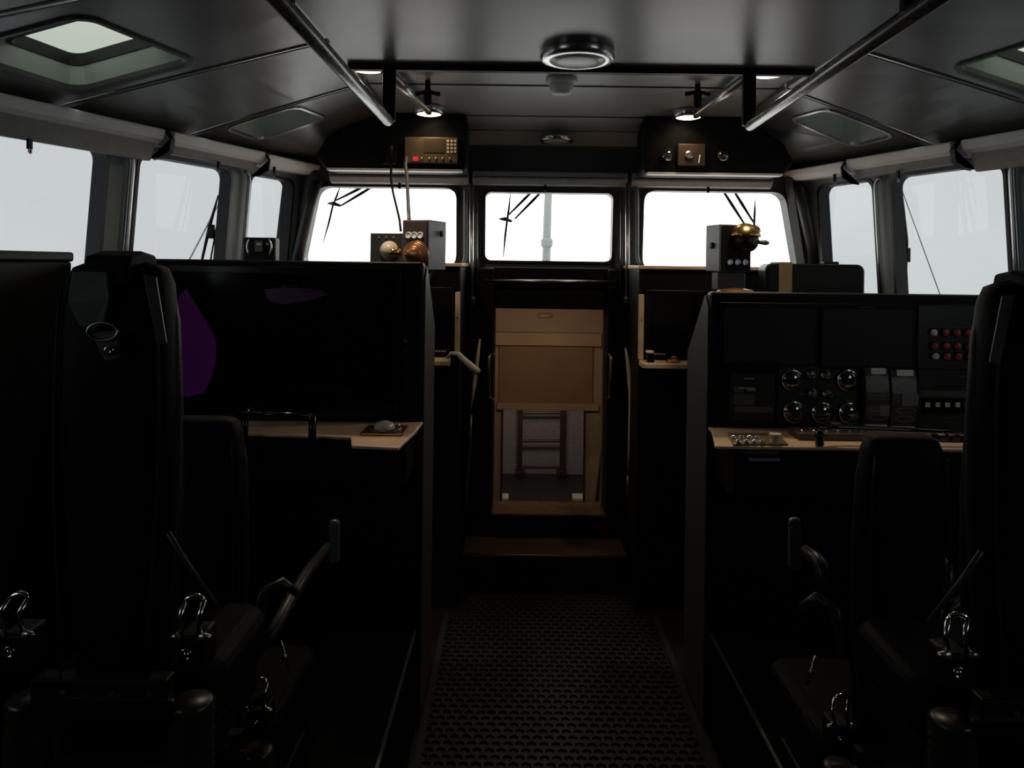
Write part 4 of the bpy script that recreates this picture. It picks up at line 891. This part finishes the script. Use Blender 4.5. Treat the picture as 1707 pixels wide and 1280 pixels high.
seat('helm_chair','tall black seat nearest the camera on the left, strap and ring on its back',E-.008,True,1,cA,group='black suspension seats')
seat('helm_chair','tall black seat nearest the camera at the right edge of the photo',E-.020,True,-1,(P(1760,500,1.09).x,1.17,0),group='black suspension seats')
seat('helm_chair','lower black seat in front on the left, facing the huge display console',E-.315,False,1,(P(328,700,1.47).x,1.53,0),group='black suspension seats')
seat('helm_chair','lower black seat in front on the right, facing the gauge console',E-.332,False,-1,(P(1516,700,1.47).x,1.53,0),alen=.10,adz=-.285,group='black suspension seats')

# raised plinths that carry the seats, and a low cabinet along the left wall
for side,sn in ((-1,'left'),(1,'right')):
    bm=new(); box(bm,(side*.453,.70,0),(side*1.50,2.30,.32)); o=struct(obj('floor_plinth_'+sn,bm,mat('plinth_black',(.0015,.0015,.0015),.7,spec=.05),bevel=.005))
    bm=new(); box(bm,(side*.450,.70,.316),(side*.458,2.30,.323)); obj('edge_strip',bm,mat('edge_steel',(.12,.12,.12),.35,.8),o)
t=thing('side_cabinet','black cabinet under the rearmost left window, level with the seat tops','cabinet',(-1.6,1.7,0))
zc_=P(60,419,2.2).z
bm=new(); box(bm,(-1.66,1.32,0),(-1.51,2.28,zc_-.03)); obj('body',bm,M_BLACK,t,bevel=.006)
bm=new(); box(bm,(-1.665,1.31,zc_-.03),(-1.505,2.285,zc_)); obj('top',bm,mat('cabinet_top',(.004,.005,.004),.5,spec=.2),t,bevel=.008)

# ================================================================ MAT
t=None
bm=new(); mx0,mx1,my0,my1=-.43,.43,1.0,3.285; pit=.036; r0=pit*.56; hexes=[]
row=0; y=my0+.03
zt=.011
while y<my1-.03:
    x=mx0+.03+(pit/2 if row%2 else 0)
    while x<mx1-.03:
        if y>3.08 and abs(x)>.33: x+=pit; continue
        o_=[];i_=[]
        for k in range(6):
            a=math.pi/6+k*math.pi/3; o_.append(bm.verts.new((x+pit/1.732*math.cos(a),y+pit/1.732*math.sin(a),zt))); 
        for k in range(6):
            a=math.pi/6+k*math.pi/3; i_.append(bm.verts.new((x+(pit/1.732-.005)*math.cos(a),y+(pit/1.732-.005)*math.sin(a),zt)))
        l_=[bm.verts.new((v.co.x,v.co.y,.004)) for v in i_]
        for k in range(6):
            j=(k+1)%6; bm.faces.new((o_[k],o_[j],i_[j],i_[k])); bm.faces.new((i_[k],i_[j],l_[j],l_[k]))
        x+=pit
    y+=pit*.866; row+=1
me=bm
mt=obj('rubber_mat',me,M_MAT); tag(mt,'black rubber floor mat with a honeycomb of hexagonal holes in the aisle','mat')
bm=new(); box(bm,(mx0,my0,.001),(mx1,3.1,.004)); box(bm,(-.345,3.1,.001),(.345,my1,.004)); obj('mat_backing',bm,mat('mat_backing',(.012,.008,.006),.5),mt)
bm=new(); 
for a,b in (((mx0-.01,my0,0),(mx0+.012,3.09,.012)),((mx1-.012,my0,0),(mx1+.01,3.09,.012))): box(bm,a,b)
obj('edge_strip',bm,mat('mat_edge',(.03,.03,.03),.35),mt)

# ================================================================ OUTSIDE
def wiper(label,hub,armtops,bl,Y=YF+.13):
    t=thing('window_wiper',label,'wiper',P(hub[0],hub[1],Y),'window wipers')
    bm=new()
    for ((x0,y0),(x1,y1)) in armtops: tube(bm,[P(x0,y0,Y),P((x0*.6+x1*.4),(y0*.6+y1*.4),Y),P(x1,y1,Y)],[.006,.0085,.005],6)
    obj('arm',bm,M_BLACK,t,smooth=True)
    bm=new(); q=P(armtops[0][0][0],armtops[0][0][1]-3,Y); q2=P(armtops[1][0][0],armtops[1][0][1]-3,Y); box(bm,(q.x-.01,YF+.02,q.z-.012),(q2.x+.01,Y+.01,q.z+.02)); obj('mount',bm,M_BLACK,t,bevel=.003)
    bm=new(); h=P(hub[0],hub[1],Y); tube(bm,[h+Vector((-.03,0,0)),h,h+Vector((.035,0,-.012))],[.004,.011,.006],8); obj('pivot',bm,M_BLACK,t,smooth=True)
    bm=new(); n=len(bl); tube(bm,[P(x,y,Y-.02) for x,y in bl],[.002]+[.006]*(n-2)+[.002],6); obj('blade',bm,M_BLACK,t,smooth=True)
wiper('black double-arm wiper with slanted blade outside the left front window',(556,339),[((616,306),(560,334)),((626,308),(568,343))],[(567,310),(562,325),(555,342),(548,372),(538,406)])
wiper('black double-arm wiper outside the centre window',(842,365),[((893,313),(848,358)),((909,313),(858,365))],[(851,321),(848,350),(845,370),(842,395),(839,430)])
wiper('black double-arm wiper behind the searchlight box outside the right front window',(1252,378),[((1204,316),(1244,378)),((1222,316),(1257,372))],[(1259,331),(1258,355),(1257,380),(1256,410)])
# side wipers
for side,sn in ((-1,'left'),(1,'right')):
    Yw=3.20 if side<0 else 3.155
    t=thing('window_wiper','wiper with thin parallel arms outside the middle window on the '+sn,'wiper',P(352 if side<0 else 1512,385,Yw),'window wipers')
    A=[(364,325),(350,375),(338,428),(330,470)] if side<0 else [(1505,330),(1511,400),(1510,450),(1507,500)]
    B=[(367,345),(359,390),(352,428),(347,470)] if side<0 else [(1502,330),(1506,400),(1506,450),(1503,500)]
    bm=new(); tube(bm,[P(x,y,Yw) for x,y in A],[.003,.008,.006,.004],6); tube(bm,[P(x,y,Yw) for x,y in B],.004,6); obj('arm',bm,M_BLACK,t)
    bm=new(); q=P(*((353,386) if side<0 else (1512,425)),Yw); box(bm,q+Vector((-.010,-.012,-.03)),q+Vector((.010,.012,.03))); box(bm,q+Vector((-.006,-.006,-.008)),Vector((side*(half(Yw)+.03),Yw+.006,q.z+.008))); obj('pivot',bm,M_BLACK,t,bevel=.003)
    bm=new(); L=[(385,300),(318,428),(270,520)] if side<0 else [(1470,225),(1512,340),(1566,488),(1600,580)]
    tube(bm,[P(x,y,3.42) for x,y in L],.0022 if side>0 else .004,6); tag(obj('rigging_line',bm,M_LBL if side>0 else M_WHITE,smooth=True),'thin rigging line seen through the middle side window on the '+sn,'line')
# mast ahead
t=thing('mast','pale grey mast standing in the fog ahead, seen through the centre window','mast',(P(912,400,8).x,8,0))
bm=new(); x=P(912,380,8).x; tube(bm,[(x-.02,8,0),(x,8,E+.35),(x+.02,8,E+1.4)],[.05,.045,.038],14); obj('pole',bm,M_MAST,t,smooth=True)
bm=new(); lathe(bm,(x,8,E+.18),(0,0,1),[(.05,0),(.065,.02),(.065,.08),(.05,.10)],14); obj('fitting',bm,M_MAST,t)
for nm,a,b in (('left',(-2.6,3.72,.95),(-.66,6.7,1.0)),('right',(.66,3.72,.95),(2.6,6.7,1.0)),('ahead',(-2.6,6.7,.95),(2.6,9.5,1.0))):
    bm=new(); box(bm,a,b); struct(obj('foredeck_'+nm,bm,M_HULL))
bm=new(); box(bm,(-.66,3.72,DZ1+.07),(.66,6.7,DZ1+.10)); struct(obj('cabin_roof',bm,M_HULL))
